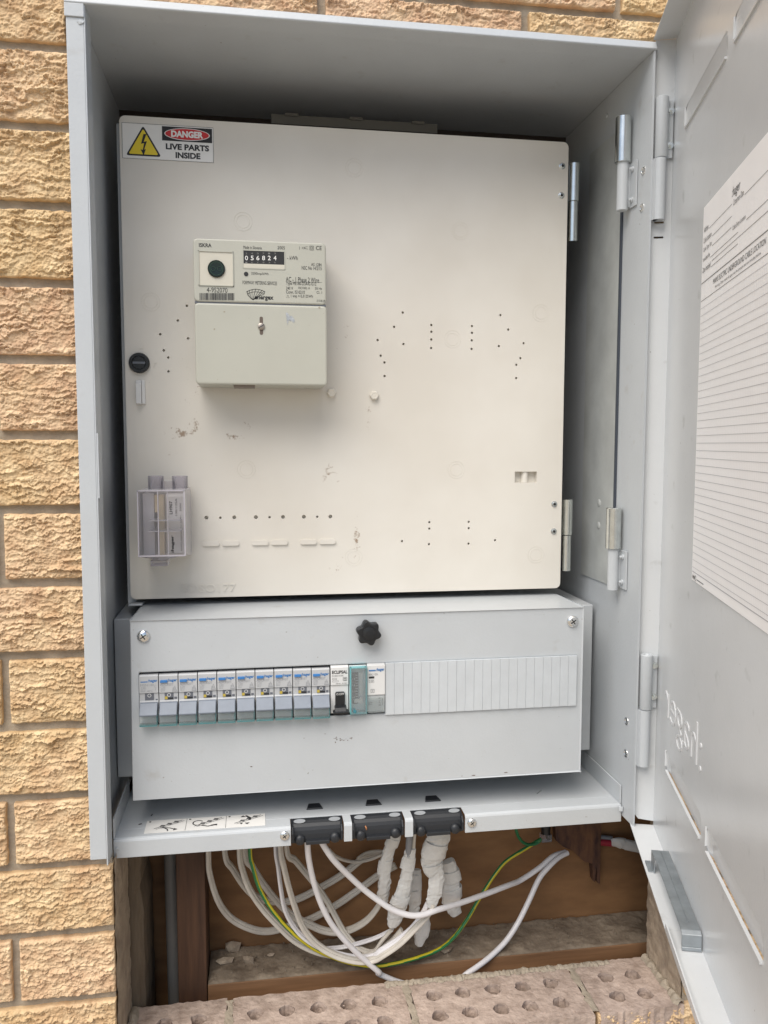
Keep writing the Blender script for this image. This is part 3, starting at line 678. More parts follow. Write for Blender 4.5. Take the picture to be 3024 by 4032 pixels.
# ================================================================= METER PANEL
YP = .1067; P = front(YP)
PX0, PX1, PZ0, PZ1 = .0087, .4535, .2878, .7503
small = [(.2811,.5741),(.2723,.5596),(.2554,.5461),(.2819,.5426),(.2586,.5306),(.2625,.5239),(.2626,.5102),(.3107,.5623),(.3108,.5556),(.3108,.5478),(.3107,.5392),
 (.3533,.5623),(.3534,.5555),(.3533,.5478),(.3532,.5391),(.3834,.5741),(.3920,.5596),(.4087,.5460),(.3822,.5426),(.4055,.5306),(.4012,.5238),(.4013,.5101),
 (.3099,.3606),(.3099,.3539),(.3097,.3376),(.2812,.3412),(.3520,.3604),(.3521,.3537),(.3520,.3374),(.3808,.3406),
 (.0680,.5751),(.0592,.5608),(.0423,.5472),(.0686,.5438),(.0453,.5318),(.0494,.5251),(.0494,.5117),(.0969,.3679),(.1455,.3678),(.1936,.3677)]
big = [(.0833,.3681),(.1106,.3681),(.1320,.3680),(.1590,.3679),(.1801,.3678),(.2070,.3677)]
holes = [circ(x,z,.00125,12) for x,z in small]+[circ(x,z,.0020,14) for x,z in big]+[[(.4013,.4011),(.4255,.4011),(.4255,.4127),(.4013,.4127)]]
outer = rrect(PX0,PZ0,PX1,PZ1,.0055,5)
V, F = fill_holes(P, outer, holes); mb = MB(); mb.add(V, F)
for lp, dep in [(outer,.006)]+[(h,.0045) for h in holes[:-1]]+[(holes[-1],.007)]:
    n = len(lp); mb.add([P.pt(*p) for p in lp]+[P.pt(*p,-dep) for p in lp], [(i,(i+1)%n,n+(i+1)%n,n+i) for i in range(n)])
    if lp is not outer: mb.add([P.pt(*p,-dep) for p in lp], [tuple(range(n))])
mb.poly(P, outer, -.0075)
n = 10; vs = []; fs = []                     # half round stub inside the rectangular pocket
for k in range(n+1):
    t = math.pi*k/n; vs += [P.pt(.4134+.0042*math.cos(t), .4012, -.0069+.0062*math.sin(t)), P.pt(.4134+.0042*math.cos(t), .4126, -.0069+.0062*math.sin(t))]
    if k: fs.append((2*k-2,2*k-1,2*k+1,2*k))
mb.add(vs, fs)
def torus(mb, c, R, r, seg=36, a0=0., a1=2*math.pi):
    pts = [P.pt(c[0]+R*math.cos(a0+(a1-a0)*i/seg), c[1]+R*math.sin(a0+(a1-a0)*i/seg), r*.25) for i in range(seg+1)]; mb.tube(pts, r, 6, cap=False)
for c in ((.2318,.7135),(.1228,.6570),(.3402,.6570),(.0339,.5777),(.1230,.4159),(.3327,.5486),(.4266,.5773),(.3379,.4150),(.2305,.3255),(.4255,.3244)):
    torus(mb, c, .0088, .00022); torus(mb, c, .0062, .00022)
mb.text(P, 'EOSO177', .0580, .2932, .1110, .3010, .0009, 0, .0010)
for x in (.0873,.1066,.1359,.1551,.1843,.2035): mb.poly(P, rrect(x-.0083,.3398,x+.0083,.3446,.0020,4), .0020, .0021)
mb.poly(P, [(.0215,.5330),(.0262,.5330),(.0262,.5370),(.0250,.5385),(.0226,.5385),(.0215,.5370)], .0005, .0005)
mb.poly(P, [(.0350,.5150),(.0362,.5150),(.0362,.5190),(.0385,.5190),(.0385,.5205),(.0350,.5205)], .0005, .0005)
pan = mb.build('inner_panel', PANEL, box); pan['label'] = 'off-white hinged inner panel drilled with small holes'
# hinges along the right edge
def panel_hinge(z0, zm, z1):
    x, y = .4618, YP+.004
    q = MB(); q.lathe((x,y,zm), (0,0,1), [(.0048,0),(.0053,.0004),(.0053,z1-zm-.0004),(.0048,z1-zm)], 20); up = q.build('hinge_barrel', ZINC, pan, smooth=True)
    q = MB(); q.cyl((x-.0004,y,z0), (0,0,1), .0047, zm-z0-.0005, 20); q.build('hinge_barrel', ZINC, pan, smooth=True)
    q = MB(); q.box(PX1-.004,x,YP+.0078,YP+.0088,zm,z1-.001); q.build('hinge_leaf', ZINC, pan)
panel_hinge(.6520,.6925,.7310); panel_hinge(.3060,.3445,.3830)
for x, z in ((.4470,.7263),(.4466,.6969),(.4451,.3781),(.4451,.3491)):
    q = MB(); q.lathe((x,YP,z), (0,-1,0), [(.0033,0),(.0033,.0004),(.0026,.0006)], 20); q.lathe((x,YP-.0004,z), (0,-1,0), [(.0025,0),(.0025,.0012),(.0016,.0014),(.0014,.0006)], 6); so = q.build('hex_rivet', ZINC, pan)
    q = MB(); q.ell(front(YP-.0019), x, z, .0012, .0012); q.build('socket', STEELD, pan)
for x, z, in ((.2517,.4904),(.2083,.4926)):
    q = MB(); q.lathe((x,YP,z), (0,-1,0), [(.0048,0),(.0048,.0035),(.0038,.0045),(.0028,.0045),(.0026,.0042),(.0006,.0043)], 6); q.build('nylon_bolt', NYLON, pan, bevel=.0004)
# quarter-turn lock and its clip
q = MB(); q.lathe((.0222,YP,.5192), (0,-1,0), [(.0098,0),(.0098,.0030),(.0090,.0042),(.0068,.0042),(.0064,.0032),(.0060,.0032),(.0058,.0040),(.0005,.0040)], 32); lk = q.build('lock_knob', BLACK, pan, smooth=True)
q = MB(); q.fbox(front(YP-.0040), .0164, .0280, .5182, .5202, -.0002, .0005); q.build('lock_slot', DGREY, pan)
q = MB(); q.prism([(YP,.4788),(YP-.0055,.4800),(YP-.0055,.4995),(YP-.001,.5030),(YP,.5030)], .0188, .0238); q.box(.0240,.0272,YP-.0028,YP,.4800,.5025); q.build('clip', WHITEP, pan, bevel=.0006)
MB().box(.0045,.0120,YP+.010,YP+.018,.2790,.7460).build('mounting_frame', GREYD, box)
MB().box(.0075,.0200,YP-.004,YP+.016,.2820,.2836).build('foot_bracket', GREY, box, bevel=.0004)

rebase(box, (.24,.215,.0706))
# ---- warning sticker
sg = thing('warning_sign', 'danger live parts inside sticker in the top left corner of the panel', 'sign')
s0, s1, t0, t1 = .0108, .0958, .7108, .7438
S = front(YP-.0002); M = lambda a, b: (s0+(s1-s0)*(a-527)/395., t1-(t1-t0)*(b-532-(a-527)*.045)/156.)
q = MB(); q.rect(S, s0, t0, s1, t1, .0002, .0002); q.build('sticker_sheet', SIGNW, sg)
q = MB(); o1 = .00035
q.outline(S, s0+.0003, t0+.0003, s1-.0003, t1-.0003, .0003, o1)
tri = [(.0141,.7138),(.0468,.7138),(.0305,.7418)]
def rtri(k, r):
    cx = sum(p[0] for p in tri)/3; cz = sum(p[1] for p in tri)/3; pts = []
    T = [(cx+(p[0]-cx)*k, cz+(p[1]-cz)*k) for p in tri]
    for i in range(3):
        p0, p1, p2 = T[i-1], T[i], T[(i+1)%3]
        d0 = Vector((p0[0]-p1[0],p0[1]-p1[1])).normalized(); d1 = Vector((p2[0]-p1[0],p2[1]-p1[1])).normalized(); v = Vector(p1)
        for j in range(6): t = j/5; pts.append(tuple((v+d0*r)*(1-t)**2+v*2*t*(1-t)+(v+d1*r)*t*t))
    return pts
q.poly(S, rtri(1.0,.0028), o1); q.rect(S, .0478, .7292, .0945, .7424, o1)
q.text(S, 'LIVE PARTS', .0511, .7212, .0915, .7268, o1, .042); q.text(S, 'INSIDE', .0600, .7135, .0832, .7192, o1, .042)
q.build('black_print', INK, sg)
MB().poly(S, rtri(.84,.002), .0005).build('yellow_triangle', YEL, sg)
bz = lambda p: [(.0305+(a-.5)*.0135, .7150+b*.0190) for a,b in p]
MB().poly(S, bz([(.52,1.0),(.34,.52),(.56,.56),(.44,.22),(.30,.26),(.50,-.05),(.66,.28),(.55,.25),(.74,.66),(.52,.62),(.72,1.0)]), .00065).build('lightning_bolt', INK, sg)
MB().ell(S, .0712, .7358, .0212, .0056, .0005, seg=40).build('oval_rim', SIGNW, sg)
MB().ell(S, .0712, .7358, .0204, .0050, .00062, seg=40).build('red_oval', RED, sg)
MB().text(S, 'DANGER', .0563, .7327, .0862, .7389, .00075, .05).build('white_lettering', SIGNW, sg)
rebase(sg, (.053,YP,t0))

# ================================================================= ELECTRICITY METER
YMF = .0567; MF = front(YMF); em = thing('electricity_meter', 'pale grey-green electricity meter with a black number register on the panel', 'electricity meter')
q = MB(); q.poly(MF, rrect(.0783,.5712,.1994,.6278,.004,5), 0, .048); q.build('upper_case', METER, em, bevel=.0014, ang=50)
V = rrect(.0787,.4962,.2000,.5700,.0035,5); q = MB(); q.poly(MF, V, .0004, .0485); lc = q.build('terminal_cover', METER, em, bevel=.0016, ang=50)
MB().box(.079,.1990,YMF+.0012,YMF+.046,.5698,.5716).build('seam', DGREY, em)
def m3(a, b): p = aty(c3(a,b), YMF); return (p.x, p.z)
def mtext(mb, t, a0, b0, a1, b1, bold=0.): p = m3(a0,b1); r = m3(a1,b0); mb.text(MF, t, p[0], p[1], r[0], r[1], .00018, bold)
ink = MB(); bar = MB(); mk = MB()
mtext(mk, 'ISKRA', 636, 98, 718, 120, .02); mk.build('maker_print', INK, em); mtext(ink, 'Made in Slovenia', 926, 116, 1046, 132); mtext(ink, '2005', 1149, 116, 1197, 135)
mtext(ink, '- kWh', 1212, 180, 1281, 203); mtext(ink, 'AS 1284', 1369, 227, 1437, 244); mtext(ink, 'NSC No 14/2/15', 1307, 249, 1437, 268)
mtext(ink, '3200imp/kWh', 978, 288, 1090, 305); mtext(ink, 'FORMWAY METERING SERVICES', 921, 347, 1145, 363)
mtext(ink, 'AC - 1 Phase 2 Wire', 1204, 322, 1420, 346); mtext(ink, 'Type ME180-D3A42-G12', 1205, 353, 1402, 373); mtext(ink, '240 V', 1205, 381, 1250, 398); mtext(ink, '10(100) A', 1285, 382, 1362, 399)
mtext(ink, '50 Hz', 1394, 384, 1439, 399); mtext(ink, 'Conn. IS10210', 1205, 406, 1327, 424); mtext(ink, 'Cl. 1', 1404, 410, 1439, 425); mtext(ink, '1 imp = 0,3125Wh', 1237, 434, 1380, 454)
mtext(ink, '27.718.239', 1405, 466, 1460, 479); mtext(bar, '4-952070', 687, 388, 822, 416); mtext(ink, 'CE', 1400, 115, 1437, 140)
ink.line(MF, m3(1204,349), m3(1440,352), .00022, .00018)
ink.pline(MF, [m3(1207,450),m3(1212,450),m3(1212,436),m3(1220,436),m3(1220,450),m3(1228,450)], .0002, .00018)
ink.line(MF, m3(1293,117), m3(1293,138), .0003, .00018); ink.ring(MF, *m3(1318,127), .0010, .0013, .00018, k=.7); ink.line(MF, m3(1325,122), m3(1345,118), .0003, .00018); ink.line(MF, m3(1325,130), m3(1348,134), .0003, .00018)
p, r = m3(1360,140), m3(1384,115); ink.outline(MF, p[0], p[1], r[0], r[1], .0003, .00018); p, r = m3(1366,133), m3(1378,121); ink.outline(MF, p[0], p[1], r[0], r[1], .0003, .00018)
rb = random.Random(5); x = 641
while x < 866:
    w = rb.choice((2.2,2.2,4,6)); p, r = m3(x,466+ (x-640)*.01), m3(x+w,422); bar.rect(MF, p[0], p[1], r[0], r[1], .00018); x += w+rb.choice((2.6,3.5,5))
# energy company emblem: a fan of ribs in a curved shell, and its name
for k in range(7):
    t = (k-3)/3.; ink.pline(MF, [m3(1007+60*math.sin(t*1.2)*(1-u)**.6+(-18*u), 394+ (abs(t)**1.5*14)*(1-u)+72*u**1.15) for u in [i/7 for i in range(8)]], .00032+.0001*(k%2), .00018)
ink.pline(MF, [m3(947+120*i/10, 412-16*math.sin(math.pi*i/10)) for i in range(11)], .00045, .00018)
ink.pline(MF, [m3(952+110*i/10, 426-13*math.sin(math.pi*i/10)) for i in range(11)], .00035, .00018)
ink.pline(MF, [m3(947,412),m3(956,436),m3(982,462)], .0004, .00018); ink.pline(MF, [m3(1067,412),m3(1060,430),m3(1030,440)], .0004, .00018)
mtext(ink, 'energex', 1000, 444, 1123, 471, .03)
ink.build('printing', INK, em); bar.build('barcode', INK, em)
# optical port
p, r = m3(634,372), m3(860,152); wx0, wz0, wx1, wz1 = p[0], p[1], r[0], r[1]
q = MB()
for a0,b0,a1,b1 in ((wx0,wz0,wx1,wz0+.0007),(wx0,wz1-.0007,wx1,wz1),(wx0,wz0,wx0+.0007,wz1),(wx1-.0007,wz0,wx1,wz1)): q.fbox(MF, a0,a1,b0,b1, 0, .0009)
pt_ = q.build('port_frame', METER, em); MB().rect(MF, wx0+.0007, wz0+.0007, wx1-.0007, wz1-.0007, .00012).build('port_plate', CREAM, pt_)
ce = m3(750,264); q = MB(); q.lathe((ce[0],YMF-.0001,ce[1]), (0,-1,0), [(.0078,0),(.0078,.0012),(.0070,.0018),(.0004,.0014)], 32); op_ = q.build('optical_port', GREENGL, em, smooth=True)
q = MB(); Q = front(YMF-.0020); q.ring(Q, ce[0], ce[1], .0056, .0062, 0)
for s_x in (-.0029,.0031): q.ring(Q, ce[0]+s_x, ce[1]-.0001, .0017, .0022, 0, 20)
q.build('port_rings', GREENRING, op_)
# number register
p, r = m3(925,258), m3(1196,150); q = MB(); q.outline(MF, p[0], p[1], r[0], r[1], .0008, .0004); q.build('register_frame', METER, em)
p2 = m3(925,228); q = MB(); q.rect(MF, p[0]+.0004, p2[1], r[0]-.0004, r[1]-.0004, .00015); rg = q.build('register_window', INK, em)
MB().rect(MF, p[0]+.0004, p[1]+.0003, r[0]-.0004, p2[1], .00022).build('register_sill', CREAM, em)
q = MB(); q9 = MB(); up_, dn_ = '245713', '167935'
for k, ch in enumerate('056824'):
    a = 937+37.2*k; z = m3(a,207); w = m3(a+19,178); q.text(MF, ch, z[0], z[1], w[0], w[1], .0003, .012)
    z = m3(a+2,168); w = m3(a+15,158); q9.text(MF, up_[k], z[0], z[1], w[0], w[1], .0003); z = m3(a+2,227); w = m3(a+15,218); q9.text(MF, dn_[k], z[0], z[1], w[0], w[1], .0003)
q.build('register_digits', SIGNW, rg); q9.build('turning_digits', mat('dim digit', (.20,.20,.19), .5), rg)
ld = m3(944,297); MB().ell(MF, ld[0], ld[1], .0020, .0020, .0004, .0004).build('pulse_lamp', INK, em)
# sealing screw in its keyhole slot, torn seal and chips
sc = m3(1043,640); T = front(YMF-.0004)
p, r = m3(1033,695), m3(1054,576); MB().poly(T, rrect(p[0],p[1],r[0],r[1],.0014,4), .00012).build('keyhole_slot', mat('brown slot', (.13,.10,.08), .6), lc)
q = MB(); q.lathe((sc[0],YMF-.0005,sc[1]), (0,-1,0), [(.0032,0),(.0032,.0009),(.0027,.0013),(.0002,.0013)], 24); so = q.build('seal_screw', mat('dull screw', (.36,.32,.28), .4, .7), lc, smooth=True)
q = MB(); q.line(front(YMF-.0019), (sc[0]-.0026,sc[1]-.0017), (sc[0]+.0026,sc[1]+.0017), .0006); q.build('screw_slot', STEELD, so)
rr = random.Random(9); CHIPM = mat('scuffed plastic', (.36,.32,.25), .6)
q = MB(); q.poly(T, [m3(*v) for v in ((1203,548),(1218,553),(1228,572),(1242,570),(1262,598),(1258,616),(1240,606),(1222,600),(1214,632),(1209,600))], .00014); q.build('torn_seal', SILVER, lc)
q = MB()
for a, b, w in ((802,544,8),(737,657,8),(1423,518,10),(962,587,3),(880,928,3),(757,985,3),(1355,632,3),(1450,555,3)):
    q = MB(); q.poly(T, [m3(a+w*rr.uniform(.5,1)*math.cos(t), b+w*rr.uniform(.5,1)*math.sin(t)) for t in [i*.9 for i in range(7)]], .00013); q.build('chip', CHIPM, lc)
p = m3(862,1040); MB().box(p[0],m3(1002,1040)[0],YMF+.004,YMF+.030,.4946,.4968).build('base_notch', mat('brown shade plastic', (.22,.18,.15), .6), em)
rebase(em, (.139,YP,.4962))

# ================================================================= SERVICE FUSE
YFU = .0500; FF = front(YFU); fu = thing('fuse_holder', 'clear plastic service fuse holder at the lower left of the panel', 'fuse holder')
def f4(a, b, y=YFU): p = aty(c4(a,b), y); return (p.x, p.z)
x0, z0 = f4(240,1170); x1, z1 = f4(540,716)
FR2 = front(YP); bx1 = .0690
q = MB(); q.add([(x0,YFU,z0+.003),(x1,YFU,z0+.004),(x1,YFU,z1),(x0,YFU,z1),(x0+.001,YP-.006,.3300),(bx1,YP-.006,.3315),(bx1,YP-.006,.3992),(x0+.002,YP-.006,.3992),((x0+x1)/2,YFU,z0)],
     [(0,8,1,2,3),(4,7,6,5),(0,3,7,4),(1,5,6,2),(3,2,6,7),(0,4,5,1,8)])
sh = q.build('clear_cover', CLEARM, fu, bevel=.0008)
q = MB()
for a, b in ((303,406),(460,562)):
    p, r = f4(a,690,.085), f4(b,620,.085); cx = (p[0]+r[0])/2; rad = (r[0]-p[0])/2; hh = r[1]-p[1]
    q = MB(); q.lathe((cx,.085,p[1]-.004), (0,0,1), [(rad,0),(rad,hh+.004),(rad-.0010,hh+.004),(rad-.0010,.002)], 24); q.build('terminal_sleeve', CLEARM, fu, smooth=True)
p, r = f4(405,690,.08), f4(470,652,.08); q = MB(); q.box(p[0],r[0],.074,.092,p[1]-.003,r[1])
q.build('cover_bridge', CLEARM, fu); q = MB()
p, r = f4(325,1205,YFU+.01), f4(435,1183,YFU+.01); q.box(p[0],r[0],YFU+.004,YFU+.026,p[1],r[1]+.002)
q.build('cover_latch', CLEARM, fu)
q = MB(); e = .0005; q.fbox(FF, x0, x1, z1-.0006, z1+.0006, -.0006, .0004).fbox(FF, x0, x0+.0011, z0+.003, z1, -.0006, .0004).fbox(FF, x1-.0008, x1+.0004, z0+.003, z1, -.0006, .0004).fbox(FF, x0, x1, z0+.0028, z0+.0042, -.0006, .0002)
q.fbox(FF, f4(348,0)[0], f4(354,0)[0], z0+.003, z1, -.0006, .0003).fbox(FF, f4(412,0)[0], f4(416,0)[0], z0+.003, z1, -.0006, .0003)
q.build('cover_edges', mat('lilac edge plastic', (.45,.43,.475), .25), fu)
p, r = f4(300,918), f4(470,905); q = MB()
for zz in (915,985): c = f4(300,zz); w = f4(520,zz); q.box(c[0],w[0],YFU+.001,YFU+.018,c[1]-.0004,c[1]+.0004)
q.build('inner_ribs', mat('bright rib plastic', (.72,.71,.72), .2), fu)
q = MB(); p, r = f4(330,858,.068), f4(350,745,.068); q.box(f4(330,0,.068)[0],f4(350,0,.068)[0],.066,.082,p[1],r[1]).box(f4(358,0,.064)[0],f4(388,0,.064)[0],.062,.080,f4(0,1150,.064)[1],r[1]); q.build('brass_bar', BRASS, fu)
q = MB(); q.box(f4(250,0,.07)[0],f4(325,0,.07)[0],.070,.094,f4(0,1150,.07)[1],f4(0,740,.07)[1]); q.build('moulded_base', mat('grey lilac base', (.58,.565,.575), .4), fu)
q = MB(); q.box(f4(392,0,.07)[0],f4(535,0,.07)[0],.072,.094,f4(0,1140,.07)[1],f4(0,740,.07)[1]); q.build('cartridge', PCB, fu, bevel=.003)
# lettering runs up the cover
VF = Fr((0,YFU-.0003,0), (0,0,1), (-1,0,0), (0,-1,0))
q = MB()
def vtext(t, a0, a1, b0, b1, bold=0.): # px box in crop c4; reads bottom to top
    p = f4(a1,b1); r = f4(a0,b0); q.text(VF, t, p[1], -p[0], r[1], -r[0], .0002, bold)
vtext(':hager', 452, 478, 1008, 1122, .045); vtext('LH907', 442, 464, 785, 870, .02); vtext('100/125A', 480, 495, 768, 880); vtext('500V', 509, 522, 796, 850); vtext('AS2005 AS60269  For 22MM', 514, 525, 880, 1112)
q.build('printing', INK, fu)
rebase(fu, (.045,YP,.3300))

# ================================================================= DISTRIBUTION BOARD
YC = .0400; CF = front(YC); db = thing('distribution_board', 'grey steel breaker enclosure with its cover plate under the panel', 'distribution board')
q = MB(); q.box(-.0064,.4872,.0970,.2100,.1109,.2705); q.build('enclosure', GREYD, db, bevel=.0010)
SX0, SX1, SZ0, SZ1 = .0243, .4462, .1822, .2316
V, F = fill_holes(CF, [(.0177,.1123),(.4525,.1123),(.4525,.2803),(.0177,.2803)], [[(SX0,SZ0),(SX1,SZ0),(SX1,SZ1),(SX0,SZ1)]])
q = MB(); q.add(V, F)
q.add([(.0177,YC,.1123),(.4525,YC,.1123),(.4525,YC,.2803),(.0177,YC,.2803),(.0177,.0968,.1123),(.4525,.0968,.1123),(.4525,.1290,.2803),(.0177,.1290,.2803),(.0177,.0968,.2705),(.4525,.0968,.2705)],
      [(3,7,6,2),(0,1,5,4),(0,4,8,7,3),(1,2,6,9,5)])
q.add([CF.pt(a,b,o_) for o_ in (0,-.0013) for a,b in ((SX0,SZ0),(SX1,SZ0),(SX1,SZ1),(SX0,SZ1))], [(0,1,5,4),(1,2,6,5),(2,3,7,6),(3,0,4,7)])
cv = q.build('cover_plate', GREY, db)
bm = bmesh.new(); bm.from_mesh(cv.data); bmesh.ops.remove_doubles(bm, verts=bm.verts, dist=1e-6); bm.to_mesh(cv.data); bm.free()
b_ = cv.modifiers.new('bevel','BEVEL'); b_.width = .0014; b_.segments = 3; b_.limit_method = 'ANGLE'; b_.angle_limit = R_(60)
MB().box(SX0-.004,SX1+.004,.060,.0615,SZ0-.004,SZ1+.004).build('slot_backing', STEELD, db)
MB().box(SX0-.002,SX1+.002,.0560,.0598,.196,.216).build('mounting_rail', ZINC, db)
for x, z in ((.0291,.2658),(.4412,.2664)):
    q = MB(); panhead(q, (x,YC,z), (0,-1,0), .0060); so = q.build('cover_screw', CHROME, db, smooth=True)
    q = MB(); cross(q, front(YC-.0033), x, z, .0030, .0003); q.build('cross_slot', STEELD, so)
q = MB(); kc = (.2358,.2640); pr_ = []
for i in range(72):
    t = 2*math.pi*i/72; pr_.append((kc[0]+(.0108+.0013*math.cos(6*t+1.57))*math.cos(t), kc[1]+(.0108+.0013*math.cos(6*t+1.57))*math.sin(t)))
q.poly(CF, pr_, .0130, .0095); q.lathe((kc[0],YC,kc[1]), (0,-1,0), [(.0062,0),(.0062,.004)], 20)
q.lathe((kc[0],YC-.0129,kc[1]), (0,-1,0), [(.0070,0),(.0062,.0010),(.0030,.0016),(.0002,.0017)], 24)
q.build('star_knob', BLACK, db, bevel=.0016, ang=60)
# blank filler strip: 22 half-module tongues
q = MB(); bx0, bx1 = .2530, .4462; n = 22; w = (bx1-bx0)/n
for i in range(n): q.box(bx0+i*w+.0001, bx0+(i+1)*w-.0001, YC-.0021-.0002*(i%2), YC+.004, .1812, .2319)
q.box(bx0+.0003,bx1-.0003,YC-.0016,YC+.003,.1814,.2317); q.build('filler_strip', BLANKM, db, bevel=.00015)
rr = random.Random(4); q = MB()
for i in range(26): a, b = rr.gauss(.2085,.005), rr.gauss(.1585,.0013); w = rr.uniform(.0002,.0006); q.poly(CF, [(a+w*rr.uniform(.5,1.4)*math.cos(t), b+w*rr.uniform(.5,1.2)*math.sin(t)) for t in [k*1.05 for k in range(6)]], .0001)
SCUFF = mat('brown scuff', (.16,.12,.10), .7); o = q.build('grime_spots', SCUFF, db); o['kind'] = 'stuff'
for a, b, w in ((.125,.137,.0012),(.342,.1148,.0016),(.375,.1158,.0014),(.33,.1150,.0007),(.195,.165,.0007),(.175,.162,.0006)):
    q = MB(); q.poly(CF, [(a+w*rr.uniform(.6,1.6)*math.cos(t), b+w*.4*rr.uniform(.5,1.2)*math.sin(t)) for t in [k*.9 for k in range(7)]], .0001); q.build('scuff', SCUFF, db)
rebase(db, (.24,.0970,.1109))

# ---- circuit breakers: profile in (y,z), one width each
BX0, BP = .0246, .01755
def stext(mb, fr, t, a0, b0, a1, b1, off, bold=0.): mb.text(fr, t, a0, b0, a1, b1, off, bold)
BODY = [(YC+.016,.2296),(YC-.0012,.2296),(YC-.0022,.2286),(YC-.0022,.2128),(YC-.0010,.2122),(YC-.0010,.2052),(YC-.002,.2046),(YC-.003,.1900),(YC-.003,.1850),(YC+.016,.1850)]
FLAP = [(YC-.0015,.2042),(YC-.0042,.2040),(YC-.0122,.1952),(YC-.0118,.1938),(YC-.0100,.1936),(YC-.0014,.1960)]
def breaker(i, main, code, amp, label):
    x0 = BX0+i*BP; x1 = x0+BP-.0007; xm = (x0+x1)/2
    t = thing('circuit_breaker', label, 'circuit breaker', group='row of ten breakers in the cover slot')
    MB().prism(BODY, x0, x1).build('body', BREAK, t, bevel=.0003)
    MB().prism(FLAP, x0+.0006, x1-.0006).build('flap', HANDLE, t, bevel=.0004)
    B = front(YC-.0022); q = MB()
    bx = x0+.0024
    q.fbox(B, x0+.0012, x0+.0075, .2229, .2238, 0, .0001)
    q.text(B, ':hager', x0+.0078, .2222, x1-.0006, .2258, .00012, .03)
    blue = q.build('blue_print', BLUE, t)
    if not main: MB().prism([(YC-.0020,.2248),(YC-.0034,.2246),(YC-.0038,.2226),(YC-.0020,.2222)], x0+.0012, x0+.0076).build('test_button', BLUE, t, bevel=.0002)
    q = MB(); q.text(B, code, x0+.0010, .2192, x0+.0130, .2215, .00012, .0); q.text(B, amp, x0+.0014, .2168, x0+.0056, .2187, .00012); q.text(B, '240V 6kA', x0+.0014, .2156, x0+.0058, .2164, .00012); q.text(B, '30mA', x0+.0014, .2142, x0+.0052, .2152, .00012)
    if main: q.text(B, '40ºC', x0+.0070, .2138, x0+.0120, .2156, .00012); q.pline(B, [(x1-.0025,.2205),(x1-.0032,.2185),(x1-.0020,.2170),(x1-.0028,.2150)], .0003, .00012)
    else:
        for k in range(3): q.line(B, (x1-.0048,.2142+.0013*k), (x1-.0010-.0004*k,.2142+.0013*k), .0004, .00012)
        q.pline(B, [(x1-.0050,.2138),(x1-.0029,.2188),(x1-.0008,.2138),(x1-.0050,.2138)], .0003, .00012)
    q.build('grey_print', LINK_, t)
    W = front(YC-.0010); q = MB(); q.rect(W, x0+.0048, .2058, x0+.0128, .2124, .0003, .0003); wd = q.build('toggle_window', DGREY, t)
    MB().ring(W, x0+.0088, .2103, .0012, .0017, .0006, 20).build('off_mark', WHITEP, wd)
    if not main:
        MB().rect(W, x0+.0050, .2063, x0+.0074, .2090, .0005).build('flag', YELLOWP, wd); MB().rect(W, x0+.0078, .2063, x0+.0126, .2078, .0005).build('toggle_slot', INK, wd)
        MB().rect(W, x1-.0034, .2063, x1-.0010, .2082, .0003, .0003).build('side_slot', DGREY, t)
    else: MB().rect(W, x1-.0026, .2055, x1-.0008, .2066, .0003, .0003).build('side_slot', DGREY, t)
    q = MB(); q.prism([(YC-.0102,.1945),(YC-.0098,.1845),(YC-.0040,.1842),(YC-.0040,.1856),(YC-.0088,.1858),(YC-.0092,.1945)], x0+.0005, x1-.0005); q.build('label_holder', TEALP, t)
    q = MB(); q.prism([(YC-.0106,.1852),(YC-.0106,.1840),(YC-.0040,.1838),(YC-.0040,.1850)], x0+.0005, x1-.0005).box(x1-.0012,x1-.0004,YC-.0106,YC-.004,.1850,.1940); q.build('holder_edge', TEALM, t)
    rebase(t, (xm,YC,.1850)); t.rotation_euler.z = R_(random.uniform(-.7,.7)); t.location.z += random.uniform(-.0002,.0002); return t
words = ['leftmost breaker in the row, the only one with no blue test button',
 'second breaker from the left, right beside the one with no test button', 'third breaker from the left in the row of ten with flaps',
 'fourth breaker from the left in the row of ten with flaps', 'fifth breaker from the left in the row of ten with flaps', 'sixth breaker from the left in the row of ten with flaps',
 'fourth flap breaker counting back from the white black-levered breaker', 'third flap breaker counting back from the white black-levered breaker',
 'second flap breaker counting back from the white black-levered breaker', 'last flap breaker in the row, touching the white black-levered breaker']
codes = [('MSN140','C40')]+[('ADC920T','C20')]*5+[('ADC910T','C10')]*3+[('ADC932T','C32')]
for i in range(10): breaker(i, i == 0, codes[i][0], codes[i][1], words[i])
# white breaker with a black lever
x0 = BX0+10*BP+.0004; x1 = x0+BP-.0006
t = thing('lever_breaker', 'white circuit breaker with a black off lever beside the teal timer', 'circuit breaker')
MB().prism([(YC+.016,.2312),(YC-.0012,.2312),(YC-.0026,.2300),(YC-.0026,.2130),(YC-.0012,.2120),(YC-.0012,.1850),(YC+.016,.1850)], x0, x1).build('body', WHITEP, t, bevel=.0004)
B = front(YC-.0026); q = MB(); q.text(B, 'ECLIPSAL', x0+.0012, .2238, x1-.0010, .2270, .00012, .035); q.text(B, 'C10', x0+.0014, .2180, x0+.0056, .2198, .00012); q.outline(B, x1-.0052, .2168, x1-.0016, .2202, .0003, .00012)
q.pline(B, [(x1-.0046,.2186),(x1-.0034,.2197),(x1-.0022,.2186)], .0003, .00012); q.outline(B, x1-.0042,.2174,x1-.0027,.2188,.0003,.00012); q.build('black_print', INK, t)
q = MB(); q.text(B, 'RCBE210/30S', x0+.0014, .2212, x0+.0120, .2226, .00012); q.outline(B, x0+.0016,.2160,x0+.0072,.2172,.0002,.00012); q.text(B, '30mA  RCBO', x0+.0048, .2138, x1-.0012, .2150, .00012); q.build('grey_print', GINK, t)
